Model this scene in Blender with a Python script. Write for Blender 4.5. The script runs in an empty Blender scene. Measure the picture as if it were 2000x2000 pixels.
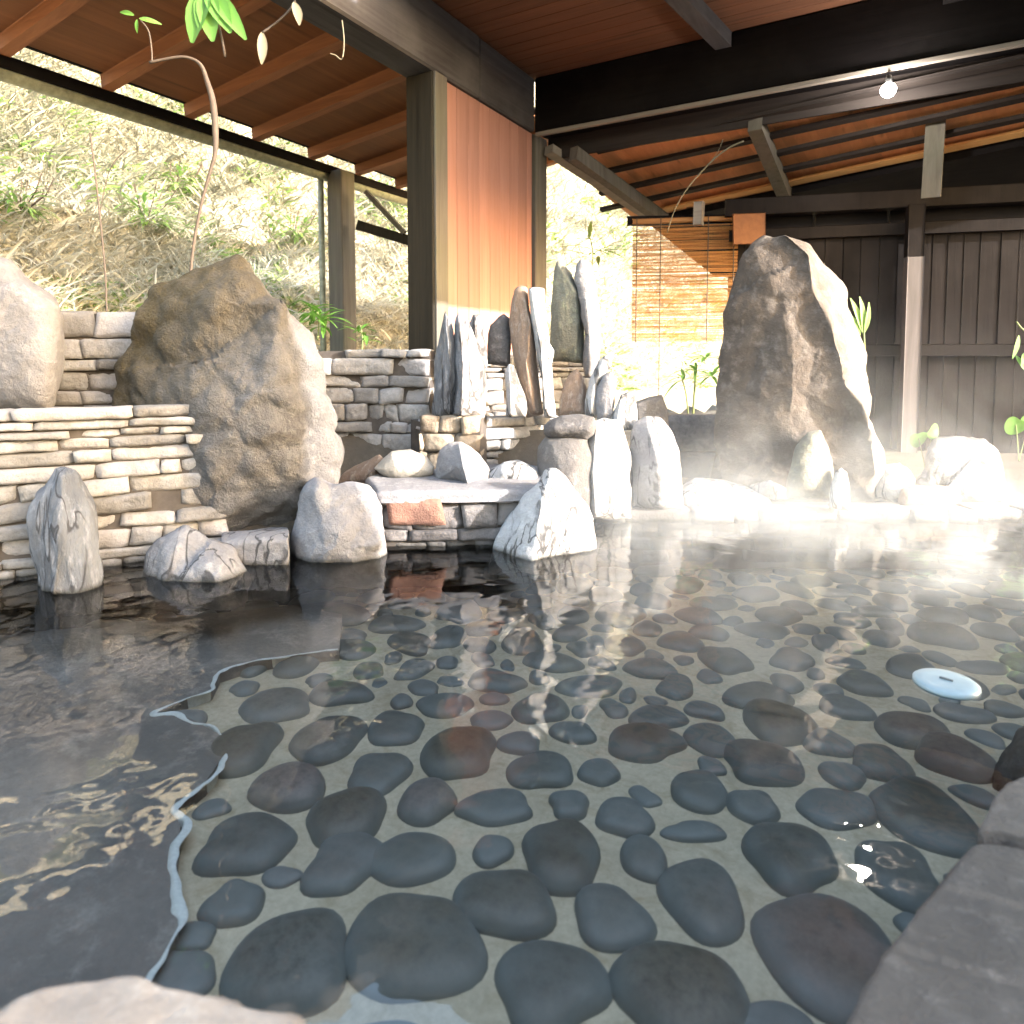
import bpy, bmesh, math, random
import numpy as np
from mathutils import Vector, Matrix, noise

random.seed(7)
RNG = np.random.default_rng(7)
S = bpy.context.scene
COL = S.collection

# ------------------------------------------------------------------ camera
TH = math.radians(30.0)          # camera yaw, left of +Y
PITCH = math.radians(3.5)
F, CX, CY, H = 1310.0, 1000.0, 780.0, 1.1
cam_d = bpy.data.cameras.new('camera')
cam = bpy.data.objects.new('camera', cam_d)
COL.objects.link(cam)
cam.location = (0, 0, H)
cam.rotation_euler = (math.pi / 2 - PITCH, 0, TH)
cam_d.sensor_width = 36
cam_d.lens = F / 2000 * 36
cam_d.shift_y = -(1000 - CY) / 2000
cam_d.clip_start = 0.05
cam_d.clip_end = 2000
cam_d.dof.use_dof = True; cam_d.dof.focus_distance = 4.2; cam_d.dof.aperture_fstop = 2.4
S.camera = cam

# ------------------------------------------------------------------ light
SUN_AZ, SUN_EL = math.radians(4), math.radians(16)     # azimuth counted from +X towards +Y
w = bpy.data.worlds.new('World'); S.world = w; w.use_nodes = True
nt = w.node_tree
bg = nt.nodes['Background']
sky = nt.nodes.new('ShaderNodeTexSky'); sky.sky_type = 'NISHITA'; sky.sun_disc = False
sky.sun_elevation = SUN_EL; sky.sun_rotation = math.pi / 2 - SUN_AZ
sky.air_density = 1.2; sky.dust_density = 3.5; sky.ozone_density = 0.6
nt.links.new(sky.outputs[0], bg.inputs[0]); bg.inputs[1].default_value = 0.15
sd = bpy.data.lights.new('sun', 'SUN'); sun = bpy.data.objects.new('sun', sd); COL.objects.link(sun)
sd.energy = 2.0; sd.angle = math.radians(0.7); sd.color = (1.0, 0.99, 0.985)
sv = Vector((math.cos(SUN_AZ) * math.cos(SUN_EL), math.sin(SUN_AZ) * math.cos(SUN_EL), math.sin(SUN_EL)))
sun.rotation_euler = sv.to_track_quat('Z', 'Y').to_euler()
sun.location = sv * 30

S.view_settings.view_transform = 'Standard'
S.view_settings.look = 'None'
S.view_settings.exposure = 3.35
S.view_settings.gamma = 1
S.render.engine = 'CYCLES'
cy = S.cycles
cy.use_denoising = True
cy.max_bounces = 10; cy.diffuse_bounces = 5; cy.glossy_bounces = 4; cy.transparent_max_bounces = 16
cy.transmission_bounces = 4; cy.volume_bounces = 2
cy.caustics_reflective = False; cy.caustics_refractive = False
cy.sample_clamp_indirect = 8
cy.volume_step_rate = 2.0

# ------------------------------------------------------------------ geometry helpers
cT, sT, cP, sP = math.cos(TH), math.sin(TH), math.cos(PITCH), math.sin(PITCH)

def C2W(r, f, z=0.0):
    return Vector((r * cT - f * sT, r * sT + f * cT, z))

def W2C(p):
    return (p[0] * cT + p[1] * sT, -p[0] * sT + p[1] * cT)

def ray(px, py):
    a = (px - CX) / F; b = -(py - CY) / F
    return a, cP + b * sP, -sP + b * cP          # right, forward, up

def at_d(px, py, d):
    a, f, z = ray(px, py); k = d / f
    return C2W(a * k, d, H + z * k)

def at_z(px, py, z0):
    a, f, z = ray(px, py); k = (z0 - H) / z
    return C2W(a * k, f * k, z0)

def at_plane(px, py, p0, n):
    a, f, z = ray(px, py)
    d = C2W(a, f, z); o = Vector((0, 0, H))
    return o + d * ((Vector(p0) - o).dot(n) / d.dot(n))

def tag(o, label=None, cat=None, group=None, kind=None):
    if label: o['label'] = label
    if cat: o['category'] = cat
    if group: o['group'] = group
    if kind: o['kind'] = kind
    return o

def mesh_obj(name, verts, faces, mat=None, parent=None, smooth=False, origin=None):
    me = bpy.data.meshes.new(name)
    v = np.asarray(verts, dtype=float)
    if origin is None:
        origin = Vector((0, 0, 0)) if parent is not None else None
    if origin is None:
        lo, hi = v.min(0), v.max(0)
        origin = Vector(((lo[0] + hi[0]) / 2, (lo[1] + hi[1]) / 2, lo[2]))
    v = v - np.array(origin)
    me.from_pydata(v.tolist(), [], faces)
    if smooth:
        me.polygons.foreach_set('use_smooth', [True] * len(me.polygons))
    me.update()
    if mat: me.materials.append(mat)
    o = bpy.data.objects.new(name, me); COL.objects.link(o)
    if parent is not None:
        o.parent = parent
        o.location = origin - parent.location if origin.length else -parent.location
    else:
        o.location = origin
    return o

def empty(name, loc, label, cat, group=None):
    o = bpy.data.objects.new(name, None); COL.objects.link(o)
    o.location = loc; o.empty_display_size = .1
    return tag(o, label, cat, group)

class MB:
    def __init__(s): s.v, s.f = [], []
    def add(s, v, f):
        n = len(s.v); s.v += [tuple(p) for p in v]; s.f += [[i + n for i in q] for q in f]
    def box(s, x0, x1, y0, y1, z0, z1, bev=.006):
        bm = bmesh.new()
        bmesh.ops.create_cube(bm, size=1)
        for v in bm.verts:
            v.co = Vector((x0 + (v.co.x + .5) * (x1 - x0), y0 + (v.co.y + .5) * (y1 - y0), z0 + (v.co.z + .5) * (z1 - z0)))
        if bev:
            bmesh.ops.bevel(bm, geom=bm.edges[:], offset=min(bev, .3 * min(x1 - x0, y1 - y0, z1 - z0)), segments=1, affect='EDGES')
        s._bm(bm)
    def bar(s, A, B, wd, hh, up=(0, 0, 1), bev=.006):
        A, B = Vector(A), Vector(B); L = (B - A).length
        t = (B - A).normalized(); sd_ = t.cross(Vector(up)).normalized(); u = sd_.cross(t)
        bm = bmesh.new(); bmesh.ops.create_cube(bm, size=1)
        for v in bm.verts:
            v.co = A + t * ((v.co.x + .5) * L) + sd_ * (v.co.y * wd) + u * (v.co.z * hh)
        if bev: bmesh.ops.bevel(bm, geom=bm.edges[:], offset=min(bev, .3 * min(wd, hh)), segments=1, affect='EDGES')
        s._bm(bm)
    def tube(s, pts, rad, n=8):
        pts = [Vector(p) for p in pts]
        if not hasattr(rad, '__len__'): rad = [rad] * len(pts)
        vs, fs = [], []
        for i, p in enumerate(pts):
            t = (pts[min(i + 1, len(pts) - 1)] - pts[max(i - 1, 0)]).normalized()
            a = t.cross(Vector((.31, .2, .93))).normalized(); b = t.cross(a)
            for k in range(n):
                q = 2 * math.pi * k / n
                vs.append(p + (a * math.cos(q) + b * math.sin(q)) * rad[i])
        for i in range(len(pts) - 1):
            for k in range(n):
                fs.append([i * n + k, i * n + (k + 1) % n, (i + 1) * n + (k + 1) % n, (i + 1) * n + k])
        fs.append(list(range(n))[::-1]); fs.append([(len(pts) - 1) * n + k for k in range(n)])
        s.add(vs, fs)
    def _bm(s, bm):
        bmesh.ops.recalc_face_normals(bm, faces=bm.faces[:])
        bm.verts.index_update()
        s.add([v.co.copy() for v in bm.verts], [[v.index for v in f.verts] for f in bm.faces]); bm.free()
    def build(s, name, mat, parent=None, smooth=False, origin=None):
        return mesh_obj(name, s.v, s.f, mat, parent, smooth, origin)

def spline(pts, n=8):
    pts = [Vector(p) for p in pts]; out = []
    for i in range(len(pts) - 1):
        p0, p1, p2, p3 = pts[max(i - 1, 0)], pts[i], pts[i + 1], pts[min(i + 2, len(pts) - 1)]
        for k in range(n):
            t = k / n
            out.append(.5 * ((2 * p1) + (p2 - p0) * t + (2 * p0 - 5 * p1 + 4 * p2 - p3) * t * t + (3 * p1 - p0 - 3 * p2 + p3) * t ** 3))
    out.append(pts[-1]); return out

# ------------------------------------------------------------------ materials
def new_mat(name):
    m = bpy.data.materials.new(name); m.use_nodes = True
    t = m.node_tree; b = t.nodes['Principled BSDF']
    return m, t, b

def N(t, typ, **k):
    n = t.nodes.new(typ)
    for a, v in k.items():
        if a in n.inputs: n.inputs[a].default_value = v
        else: setattr(n, a, v)
    return n

def mixc(t, fac, a, b):
    n = t.nodes.new('ShaderNodeMix'); n.data_type = 'RGBA'
    for i, x in ((0, fac), (6, a), (7, b)):
        if hasattr(x, 'links'): t.links.new(x, n.inputs[i])
        elif i == 0: n.inputs[0].default_value = x
        else: n.inputs[i].default_value = (*x, 1)
    return n.outputs[2]

def mathn(t, op, a, b=0.0, clamp=False):
    n = t.nodes.new('ShaderNodeMath'); n.operation = op; n.use_clamp = clamp
    for i, x in enumerate((a, b)):
        if hasattr(x, 'links'): t.links.new(x, n.inputs[i])
        else: n.inputs[i].default_value = x
    return n.outputs[0]

def ramp(t, fac, lo, hi):
    n = t.nodes.new('ShaderNodeMapRange'); n.inputs[1].default_value = lo; n.inputs[2].default_value = hi
    t.links.new(fac, n.inputs[0]); return n.outputs[0]

def coords(t, scale=(1, 1, 1), src='Object', rot=(0, 0, 0)):
    c = t.nodes.new('ShaderNodeTexCoord'); mp = t.nodes.new('ShaderNodeMapping')
    mp.inputs['Scale'].default_value = scale; mp.inputs['Rotation'].default_value = rot
    t.links.new(c.outputs[src], mp.inputs[0]); return mp.outputs[0]

def noisen(t, vec, scale, detail=6, rough=.6, dist=0.0):
    n = N(t, 'ShaderNodeTexNoise', Scale=scale, Detail=detail, Roughness=rough, Distortion=dist)
    t.links.new(vec, n.inputs['Vector']); return n.outputs[0]

def bump(t, b, h, strength=.4, dist=.02):
    n = N(t, 'ShaderNodeBump', Strength=strength, Distance=dist)
    t.links.new(h, n.inputs['Height']); t.links.new(n.outputs[0], b.inputs['Normal']); return n

def wetline(t, c):
    """Stone that has stood under water is dark with algae; a thin pale mineral line marks the water level."""
    g = t.nodes.new('ShaderNodeNewGeometry'); sp_ = t.nodes.new('ShaderNodeSeparateXYZ'); t.links.new(g.outputs['Position'], sp_.inputs[0])
    c = mixc(t, mathn(t, 'MULTIPLY', ramp(t, sp_.outputs[2], .03, .0), .85), c, (.035, .032, .025))
    return c

def rock_mat(name, c1, c2, c3=None, sc=(1, 1, 1), moss_or_light=None, f=6, rough=.85, bstr=.7, speck=0.0, veins=None, wet=True):
    m, t, b = new_mat(name)
    v = coords(t, sc)
    n1 = noisen(t, v, f * .35, 5, .6); n2 = noisen(t, v, f * 2.5, 8, .7); n3 = noisen(t, v, f * 12, 4, .7)
    c = mixc(t, ramp(t, n1, .38, .62), c1, c2)
    if c3: c = mixc(t, ramp(t, n2, .52, .68), c, c3)
    c = mixc(t, mathn(t, 'MULTIPLY', ramp(t, n3, .35, .7), .35), c, tuple(x * .45 for x in c1))
    if veins:
        vn = noisen(t, coords(t, (1.6, 1.6, .55)), f * .5, 3, .5, 1.2)
        d = mathn(t, 'ABSOLUTE', mathn(t, 'SUBTRACT', vn, .5))
        c = mixc(t, mathn(t, 'MULTIPLY', mathn(t, 'MULTIPLY', ramp(t, d, .028, .008), ramp(t, n1, .40, .48)), .9), c, veins)
    if moss_or_light:
        col, axis, lo, hi = moss_or_light
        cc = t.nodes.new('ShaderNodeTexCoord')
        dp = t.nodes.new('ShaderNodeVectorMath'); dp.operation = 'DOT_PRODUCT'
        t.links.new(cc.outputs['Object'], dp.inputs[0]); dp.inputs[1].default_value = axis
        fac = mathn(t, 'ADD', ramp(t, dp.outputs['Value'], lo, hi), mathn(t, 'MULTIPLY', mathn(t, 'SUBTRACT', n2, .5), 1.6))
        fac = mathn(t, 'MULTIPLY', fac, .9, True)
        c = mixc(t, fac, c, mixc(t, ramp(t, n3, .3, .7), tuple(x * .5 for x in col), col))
    if wet: c = wetline(t, c)
    t.links.new(c, b.inputs['Base Color'])
    b.inputs['Roughness'].default_value = rough
    hsum = mathn(t, 'ADD', n2, mathn(t, 'MULTIPLY', n3, .5))
    bump(t, b, hsum, bstr, .03)
    return m

def wood_mat(name, c1, c2, axis=2, island=.35, rough=.75, f=1.0, stain=None, bstr=.35):
    m, t, b = new_mat(name)
    sc = [16 * f, 16 * f, 16 * f]; sc[axis] = .9 * f
    v = coords(t, tuple(sc))
    g = t.nodes.new('ShaderNodeNewGeometry')
    ad = t.nodes.new('ShaderNodeVectorMath'); ad.operation = 'MULTIPLY_ADD'
    t.links.new(g.outputs['Random Per Island'], ad.inputs[0]); ad.inputs[1].default_value = (37, 51, 23); t.links.new(v, ad.inputs[2])
    n1 = noisen(t, ad.outputs[0], 1.0, 6, .65, .6); n2 = noisen(t, ad.outputs[0], .22, 3, .5)
    c = mixc(t, ramp(t, n1, .3, .72), c1, c2)
    k = mathn(t, 'ADD', mathn(t, 'MULTIPLY', g.outputs['Random Per Island'], island), mathn(t, 'MULTIPLY', n2, .5))
    c = mixc(t, k, c, tuple(x * .45 for x in c1))
    if stain:
        n4 = noisen(t, coords(t, (1, 1, 1)), 1.3, 5, .6)
        c = mixc(t, mathn(t, 'MULTIPLY', ramp(t, n4, .45, .7), .6), c, stain)
    kn = t.nodes.new('ShaderNodeTexVoronoi'); kn.inputs['Scale'].default_value = .35; t.links.new(ad.outputs[0], kn.inputs['Vector'])
    c = mixc(t, mathn(t, 'MULTIPLY', ramp(t, kn.outputs['Distance'], .16, .05), .7), c, tuple(x * .3 for x in c1))
    t.links.new(c, b.inputs['Base Color']); b.inputs['Roughness'].default_value = rough
    b.inputs['Specular IOR Level'].default_value = min(.4, .06 + 1.2 * c1[0])
    bump(t, b, n1, bstr, .01)
    return m

def plain_mat(name, c, rough=.6, emit=None, f=14, var=.5):
    m, t, b = new_mat(name)
    n1 = noisen(t, coords(t), f, 5, .6)
    t.links.new(mixc(t, ramp(t, n1, .3, .7), c, tuple(x * var for x in c)), b.inputs['Base Color'])
    b.inputs['Roughness'].default_value = rough
    if emit:
        b.inputs['Emission Color'].default_value = (*emit[0], 1); b.inputs['Emission Strength'].default_value = emit[1]
    return m

def leaf_mat(name, c1, c2, trans=.35, high=None):
    m, t, b = new_mat(name)
    g = t.nodes.new('ShaderNodeNewGeometry')
    c = mixc(t, g.outputs['Random Per Island'], c1, c2)
    if high:   # straw foot, greener top; grading also evens sun and shade in the colour
        sp_ = t.nodes.new('ShaderNodeSeparateXYZ'); t.links.new(g.outputs['Position'], sp_.inputs[0])
        nz = noisen(t, g.outputs['Position'], .8, 3, .5)
        c = mixc(t, mathn(t, 'MULTIPLY', ramp(t, mathn(t, 'ADD', sp_.outputs[2], mathn(t, 'MULTIPLY', nz, 1.5)), 2.6, 4.6), .85), c, mixc(t, g.outputs['Random Per Island'], high, tuple(x * .45 for x in high)))
    t.links.new(c, b.inputs['Base Color']); b.inputs['Roughness'].default_value = .6
    tr = t.nodes.new('ShaderNodeBsdfTranslucent'); t.links.new(c, tr.inputs[0])
    mx = t.nodes.new('ShaderNodeMixShader'); mx.inputs[0].default_value = trans
    t.links.new(b.outputs[0], mx.inputs[1]); t.links.new(tr.outputs[0], mx.inputs[2])
    t.links.new(mx.outputs[0], t.nodes['Material Output'].inputs[0])
    return m

M = {}
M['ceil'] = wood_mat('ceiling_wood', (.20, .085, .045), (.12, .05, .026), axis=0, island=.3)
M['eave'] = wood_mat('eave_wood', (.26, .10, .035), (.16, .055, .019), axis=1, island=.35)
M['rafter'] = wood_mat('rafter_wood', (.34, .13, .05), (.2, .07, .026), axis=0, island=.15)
M['panel'] = wood_mat('panel_wood', (.50, .25, .195), (.37, .165, .115), axis=2, island=.42, f=.8)
M['dark'] = wood_mat('dark_beam_wood', (.011, .009, .0095), (.006, .005, .0055), axis=0, island=.1, stain=(.018, .016, .016))
M['grey'] = wood_mat('grey_beam_wood', (.085, .078, .082), (.036, .033, .035), axis=1, island=.1, stain=(.11, .104, .105))
M['postw'] = wood_mat('post_wood', (.17, .15, .13), (.08, .068, .055), axis=2, island=.1, stain=(.1, .1, .06))
M['darkpost'] = wood_mat('dark_post_wood', (.036, .03, .022), (.016, .014, .011), axis=2, island=.1)
M['fence'] = wood_mat('fence_wood', (.02, .015, .0135), (.009, .007, .0065), axis=2, island=.5, stain=(.029, .023, .021))
M['fencepost'] = wood_mat('fence_post_wood', (.17, .145, .14), (.10, .085, .08), axis=2, island=.1)
M['purlin'] = wood_mat('purlin_wood', (.05, .04, .036), (.02, .016, .016), axis=0)
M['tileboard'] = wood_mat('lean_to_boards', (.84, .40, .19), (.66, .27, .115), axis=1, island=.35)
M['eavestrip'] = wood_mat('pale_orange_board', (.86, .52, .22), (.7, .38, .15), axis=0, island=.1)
M['pale'] = wood_mat('pale_edge_wood', (.33, .29, .25), (.2, .17, .15), axis=0, island=.1)
M['gutter'] = plain_mat('gutter_metal', (.33, .35, .27), .5)
M['granite'] = rock_mat('granite', (.22, .21, .215), (.16, .15, .155), (.28, .27, .27), f=5)
M['mossy'] = rock_mat('mossy_rock', (.12, .108, .102), (.175, .162, .156), (.24, .226, .22), f=6, bstr=1.2, moss_or_light=((.085, .06, .02), (-1.0, .1, .75), .2, 1.25))  # moss, spread wide to paint in the boulder's shaded left side too
M['slate'] = rock_mat('slate', (.19, .195, .21), (.085, .085, .092), (.28, .28, .30), sc=(1.6, 1.6, .45), f=6, veins=(.03, .028, .03))
M['pale_rock'] = rock_mat('pale_rock', (.24, .23, .235), (.17, .162, .167), (.30, .29, .288), f=5, veins=(.03, .028, .03))
M['white_rock'] = rock_mat('white_rock', (.40, .39, .385), (.31, .30, .295), (.47, .46, .45), f=5, veins=(.03, .028, .028))
M['brown_rock'] = rock_mat('brown_rock', (.085, .064, .049), (.05, .038, .03), (.125, .10, .082), f=5, bstr=.6, moss_or_light=((.2, .18, .16), (1, .15, .25), .42, .72))  # pale axis tint paints sunlight onto the boulder's right edge
M['brown_slab'] = rock_mat('brown_slab', (.27, .185, .13), (.17, .115, .085), (.36, .3, .25), sc=(1.4, 1.4, .6), f=6)
M['dark_rock'] = rock_mat('dark_rock', (.10, .092, .09), (.05, .046, .047), (.16, .15, .15), f=6)
M['green_rock'] = rock_mat('mossy_grey_rock', (.2, .19, .15), (.12, .115, .09), (.27, .27, .18), f=6)
M['pebble_pale'] = rock_mat('pale_cobble', (.36, .32, .27), (.28, .25, .21), (.42, .38, .33), f=9, bstr=.3)
M['deck'] = rock_mat('deck_stone', (.10, .083, .070), (.055, .046, .04), (.15, .127, .11), f=6, bstr=.8, rough=.6)
M['wetdark'] = rock_mat('wet_dark_rock', (.11, .095, .085), (.06, .053, .05), (.17, .15, .135), f=6, wet=False)
M['nearrock'] = rock_mat('near_rock', (.36, .30, .245), (.27, .22, .18), (.42, .36, .30), f=5, bstr=.4)
M['step'] = rock_mat('submerged_stone', (.34, .30, .26), (.21, .185, .165), (.44, .39, .34), f=3, bstr=.5, wet=False)
M['mortar_edge'] = rock_mat('pale_mortar', (.9, .91, .86), (.8, .82, .76), (.93, .93, .9), f=8, bstr=.3, wet=False)

def wallstone_mat(name, c1, c2, c3, island=.5):
    m, t, b = new_mat(name)
    g = t.nodes.new('ShaderNodeNewGeometry'); v = coords(t)
    n1 = noisen(t, v, 5, 6, .65); n2 = noisen(t, v, 28, 6, .7)
    r = g.outputs['Random Per Island']
    c = mixc(t, r, c1, c2)
    c = mixc(t, ramp(t, n1, .42, .66), c, c3)
    c = mixc(t, mathn(t, 'MULTIPLY', ramp(t, n2, .4, .7), .4), c, tuple(x * .4 for x in c2))
    r2 = mathn(t, 'FRACT', mathn(t, 'MULTIPLY', r, 7.31))
    c = mixc(t, mathn(t, 'MULTIPLY', ramp(t, r2, .72, .8), .55), c, tuple(x * .5 for x in c2))
    c = mixc(t, mathn(t, 'MULTIPLY', ramp(t, mathn(t, 'FRACT', mathn(t, 'MULTIPLY', r, 13.7)), .7, .85), .6), c, (.34, .31, .30) if c1[0] > .3 else c1)
    c = wetline(t, c)
    t.links.new(c, b.inputs['Base Color']); b.inputs['Roughness'].default_value = .9
    bump(t, b, mathn(t, 'ADD', n1, mathn(t, 'MULTIPLY', n2, .6)), .8, .03)
    return m
M['wall'] = wallstone_mat('dry_wall_stone', (.31, .285, .265), (.20, .185, .175), (.36, .34, .325))
M['wallwhite'] = wallstone_mat('pale_wall_stone', (.34, .315, .295), (.25, .232, .22), (.38, .355, .335))
M['walldark'] = wallstone_mat('dark_edge_stone', (.15, .135, .13), (.09, .08, .08), (.22, .2, .19))
M['walltan'] = wallstone_mat('tan_pier_stone', (.27, .21, .15), (.19, .145, .105), (.3, .25, .19))
M['redblock'] = rock_mat('red_block', (.24, .12, .085), (.17, .085, .062), (.3, .17, .12), f=8)
M['joint'] = plain_mat('wall_backing', (.085, .07, .06), .95)
M['ground'] = rock_mat('soil', (.085, .068, .048), (.06, .046, .033), (.12, .1, .07), f=2)
M['hill'] = rock_mat('straw_hill', (.40, .35, .26), (.24, .22, .14), (.5, .45, .35), f=2)
M['straw'] = leaf_mat('straw_blades', (.74, .69, .57), (.42, .38, .27), .25, (.27, .265, .185))
M['greenblade'] = leaf_mat('green_blades', (.14, .27, .05), (.30, .42, .12), .4)
M['leaf'] = leaf_mat('fresh_leaf', (.09, .22, .03), (.13, .27, .045), .45)
M['dryleaf'] = leaf_mat('dry_leaf', (.15, .12, .07), (.2, .165, .1), .3)
M['stem'] = plain_mat('dry_stem', (.075, .05, .032), .8)
M['stemgreen'] = plain_mat('green_stem', (.16, .2, .06), .7)
M['reed'] = leaf_mat('reed', (.60, .30, .10), (.45, .2, .06), .45)
M['cord'] = plain_mat('dark_cord', (.12, .08, .05), .8)
M['bulb'] = plain_mat('lit_bulb', (.9, .88, .85), .3, emit=((1, .93, .84), 60))
M['socket'] = plain_mat('black_socket', (.02, .02, .02), .4)
M['disc'] = plain_mat('pale_disc', (.27, .34, .36), .35, f=30, var=.85)
M['mark'] = plain_mat('dark_mark', (.1, .12, .13), .4)

# mortar and river stones of the pool floor
m, t, b = new_mat('floor_mortar'); M['mortar'] = m
v = coords(t, (1, 1, 1)); n1 = noisen(t, v, 3, 5, .6); n2 = noisen(t, v, 40, 6, .7)
c = mixc(t, ramp(t, n1, .35, .65), (.56, .47, .335), (.70, .60, .44))
c = mixc(t, mathn(t, 'MULTIPLY', ramp(t, n2, .4, .7), .4), c, (.30, .235, .15))
n5 = noisen(t, v, 9, 5, .65, .8)
c = mixc(t, mathn(t, 'MULTIPLY', ramp(t, n5, .5, .7), .55), c, (.36, .27, .15))
t.links.new(c, b.inputs['Base Color']); b.inputs['Roughness'].default_value = .9; bump(t, b, n2, .5, .01)
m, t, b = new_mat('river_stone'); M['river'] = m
g = t.nodes.new('ShaderNodeNewGeometry'); oi = t.nodes.new('ShaderNodeObjectInfo')
rr = mathn(t, 'FRACT', mathn(t, 'ADD', g.outputs['Random Per Island'], oi.outputs['Random']))
v = coords(t); n2 = noisen(t, v, 30, 6, .7); n3 = noisen(t, v, 6, 4, .5)
cr = t.nodes.new('ShaderNodeValToRGB'); t.links.new(rr, cr.inputs[0])
el = cr.color_ramp.elements
el[0].position = 0; el[0].color = (.125, .105, .072, 1); el[1].position = 1; el[1].color = (.26, .2, .17, 1)
for p_, c_ in ((.3, (.125, .115, .09, 1)), (.55, (.15, .125, .088, 1)), (.8, (.175, .165, .14, 1)), (.88, (.15, .105, .078, 1))):
    e = el.new(p_); e.color = c_
c = mixc(t, mathn(t, 'MULTIPLY', ramp(t, n2, .4, .7), .6), cr.outputs[0], (.035, .03, .022))
n6 = noisen(t, v, 90, 4, .7)
c = mixc(t, mathn(t, 'MULTIPLY', ramp(t, n6, .6, .75), .5), c, (.24, .22, .18))
c = mixc(t, mathn(t, 'MULTIPLY', ramp(t, n3, .5, .75), .5), c, (.2, .17, .13))
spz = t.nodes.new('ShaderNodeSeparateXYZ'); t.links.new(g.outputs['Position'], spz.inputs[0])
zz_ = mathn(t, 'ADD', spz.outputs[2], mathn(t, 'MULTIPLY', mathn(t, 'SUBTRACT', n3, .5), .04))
c = mixc(t, mathn(t, 'MULTIPLY', ramp(t, zz_, -.322, -.356), .7), c, (.24, .26, .25))  # paler bluish band paints an edge highlight round each stone
t.links.new(c, b.inputs['Base Color']); b.inputs['Roughness'].default_value = .5; bump(t, b, n2, .15, .01)

# water
m = bpy.data.materials.new('water'); m.use_nodes = True; M['water'] = m
t = m.node_tree; t.nodes.remove(t.nodes['Principled BSDF'])
v = coords(t, (1, 1, 1))
wv = noisen(t, v, 2.2, 3, .45, .4); wv2 = noisen(t, v, 9, 2, .4, .3)
hh = mathn(t, 'ADD', wv, mathn(t, 'MULTIPLY', wv2, .07))
bp = N(t, 'ShaderNodeBump', Strength=.27, Distance=.06); t.links.new(hh, bp.inputs['Height'])
fr = N(t, 'ShaderNodeFresnel', IOR=1.65); t.links.new(bp.outputs[0], fr.inputs['Normal'])
tr = N(t, 'ShaderNodeBsdfTransparent'); tr.inputs[0].default_value = (.965, .965, .93, 1)
gl = N(t, 'ShaderNodeBsdfGlossy'); gl.inputs['Roughness'].default_value = .015; t.links.new(bp.outputs[0], gl.inputs['Normal'])
mx = t.nodes.new('ShaderNodeMixShader')
t.links.new(fr.outputs[0], mx.inputs[0]); t.links.new(tr.outputs[0], mx.inputs[1]); t.links.new(gl.outputs[0], mx.inputs[2])
t.links.new(mx.outputs[0], t.nodes['Material Output'].inputs[0])

# ------------------------------------------------------------------ setting: ground, hill, pool floor, water
SH = [(-7, 1.2), (-4.5, 2.0), (-2.37, 3.05), (-1.36, 3.43), (-.69, 3.75), (-.1, 3.86), (.45, 4.0), (.6, 4.5), (1.5, 4.5), (6, 4.5)]
def shore(r): return float(np.interp(r, [a for a, _ in SH], [b_ for _, b_ in SH]))
def ground_h(r, f):
    s = f - shore(r) - .55
    if s < 0:
        if f < .35 or (r > 1.05 + (f - 1.0) * .75 and f < 2.6): return -.12
        if r > 4.4: return .02
        return -.7
    left = .72; right = .06
    k = min(max((r + 1.85) / .25, 0), 1)
    base = left * (1 - k) + right * k
    if k > 0 and r < .7:
        mid = .25 if f < 5.0 else .55
        base = base * (1 - k) + mid * k
    return base * min(1, .7 + s * 2) + .03 * noise.noise(Vector((r * 2, f * 2, 0)))

gx = np.concatenate([[-400, -120, -40, -20, -12], np.arange(-9, 9.01, .15), [12, 20, 40, 120, 400]])
gy = np.concatenate([[-400, -120, -40, -15, -6], np.arange(-3, 13.01, .15), [16, 25, 50, 120, 400]])
vs = []; fs = []
for f_ in gy:
    for r_ in gx:
        vs.append(C2W(r_, f_, ground_h(r_, f_)))
nx = len(gx)
for j in range(len(gy) - 1):
    for i in range(nx - 1):
        fs.append([j * nx + i, j * nx + i + 1, (j + 1) * nx + i + 1, (j + 1) * nx + i])
tag(mesh_obj('ground', vs, fs, M['ground'], smooth=True, origin=Vector((0, 0, 0))), 'bare soil ground around the hot spring pool', 'ground', kind='structure')

def hill_s(X, Y):
    xb = -7.35 + .5 * max(0, Y - 7.0) ** 1.0
    return xb - X
def hill_z(X, Y):
    s = hill_s(X, Y)
    if s < 0: return .55 + s * .4
    n_ = noise.fractal(Vector((X * .35, Y * .35, 3.1)), 1.0, 2.0, 4)
    return .55 + s * .95 + (n_ * .55 + .25 * noise.noise(Vector((X * 1.3, Y * 1.3, 0)))) * min(1, s)
hx = np.arange(-26, 7.01, .3); hy = np.arange(-6, 34.01, .3)
vs = [(x, y, hill_z(x, y)) for y in hy for x in hx]
nx = len(hx); fs = []
for j in range(len(hy) - 1):
    for i in range(nx - 1):
        q = [j * nx + i, j * nx + i + 1, (j + 1) * nx + i + 1, (j + 1) * nx + i]
        if max(vs[k][2] for k in q) > .2: fs.append(q)
tag(mesh_obj('hillside', vs, fs, M['hill'], smooth=True, origin=Vector((0, 0, 0))), 'steep sunlit hillside of dry grass behind the bath', 'hillside', kind='structure')

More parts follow.
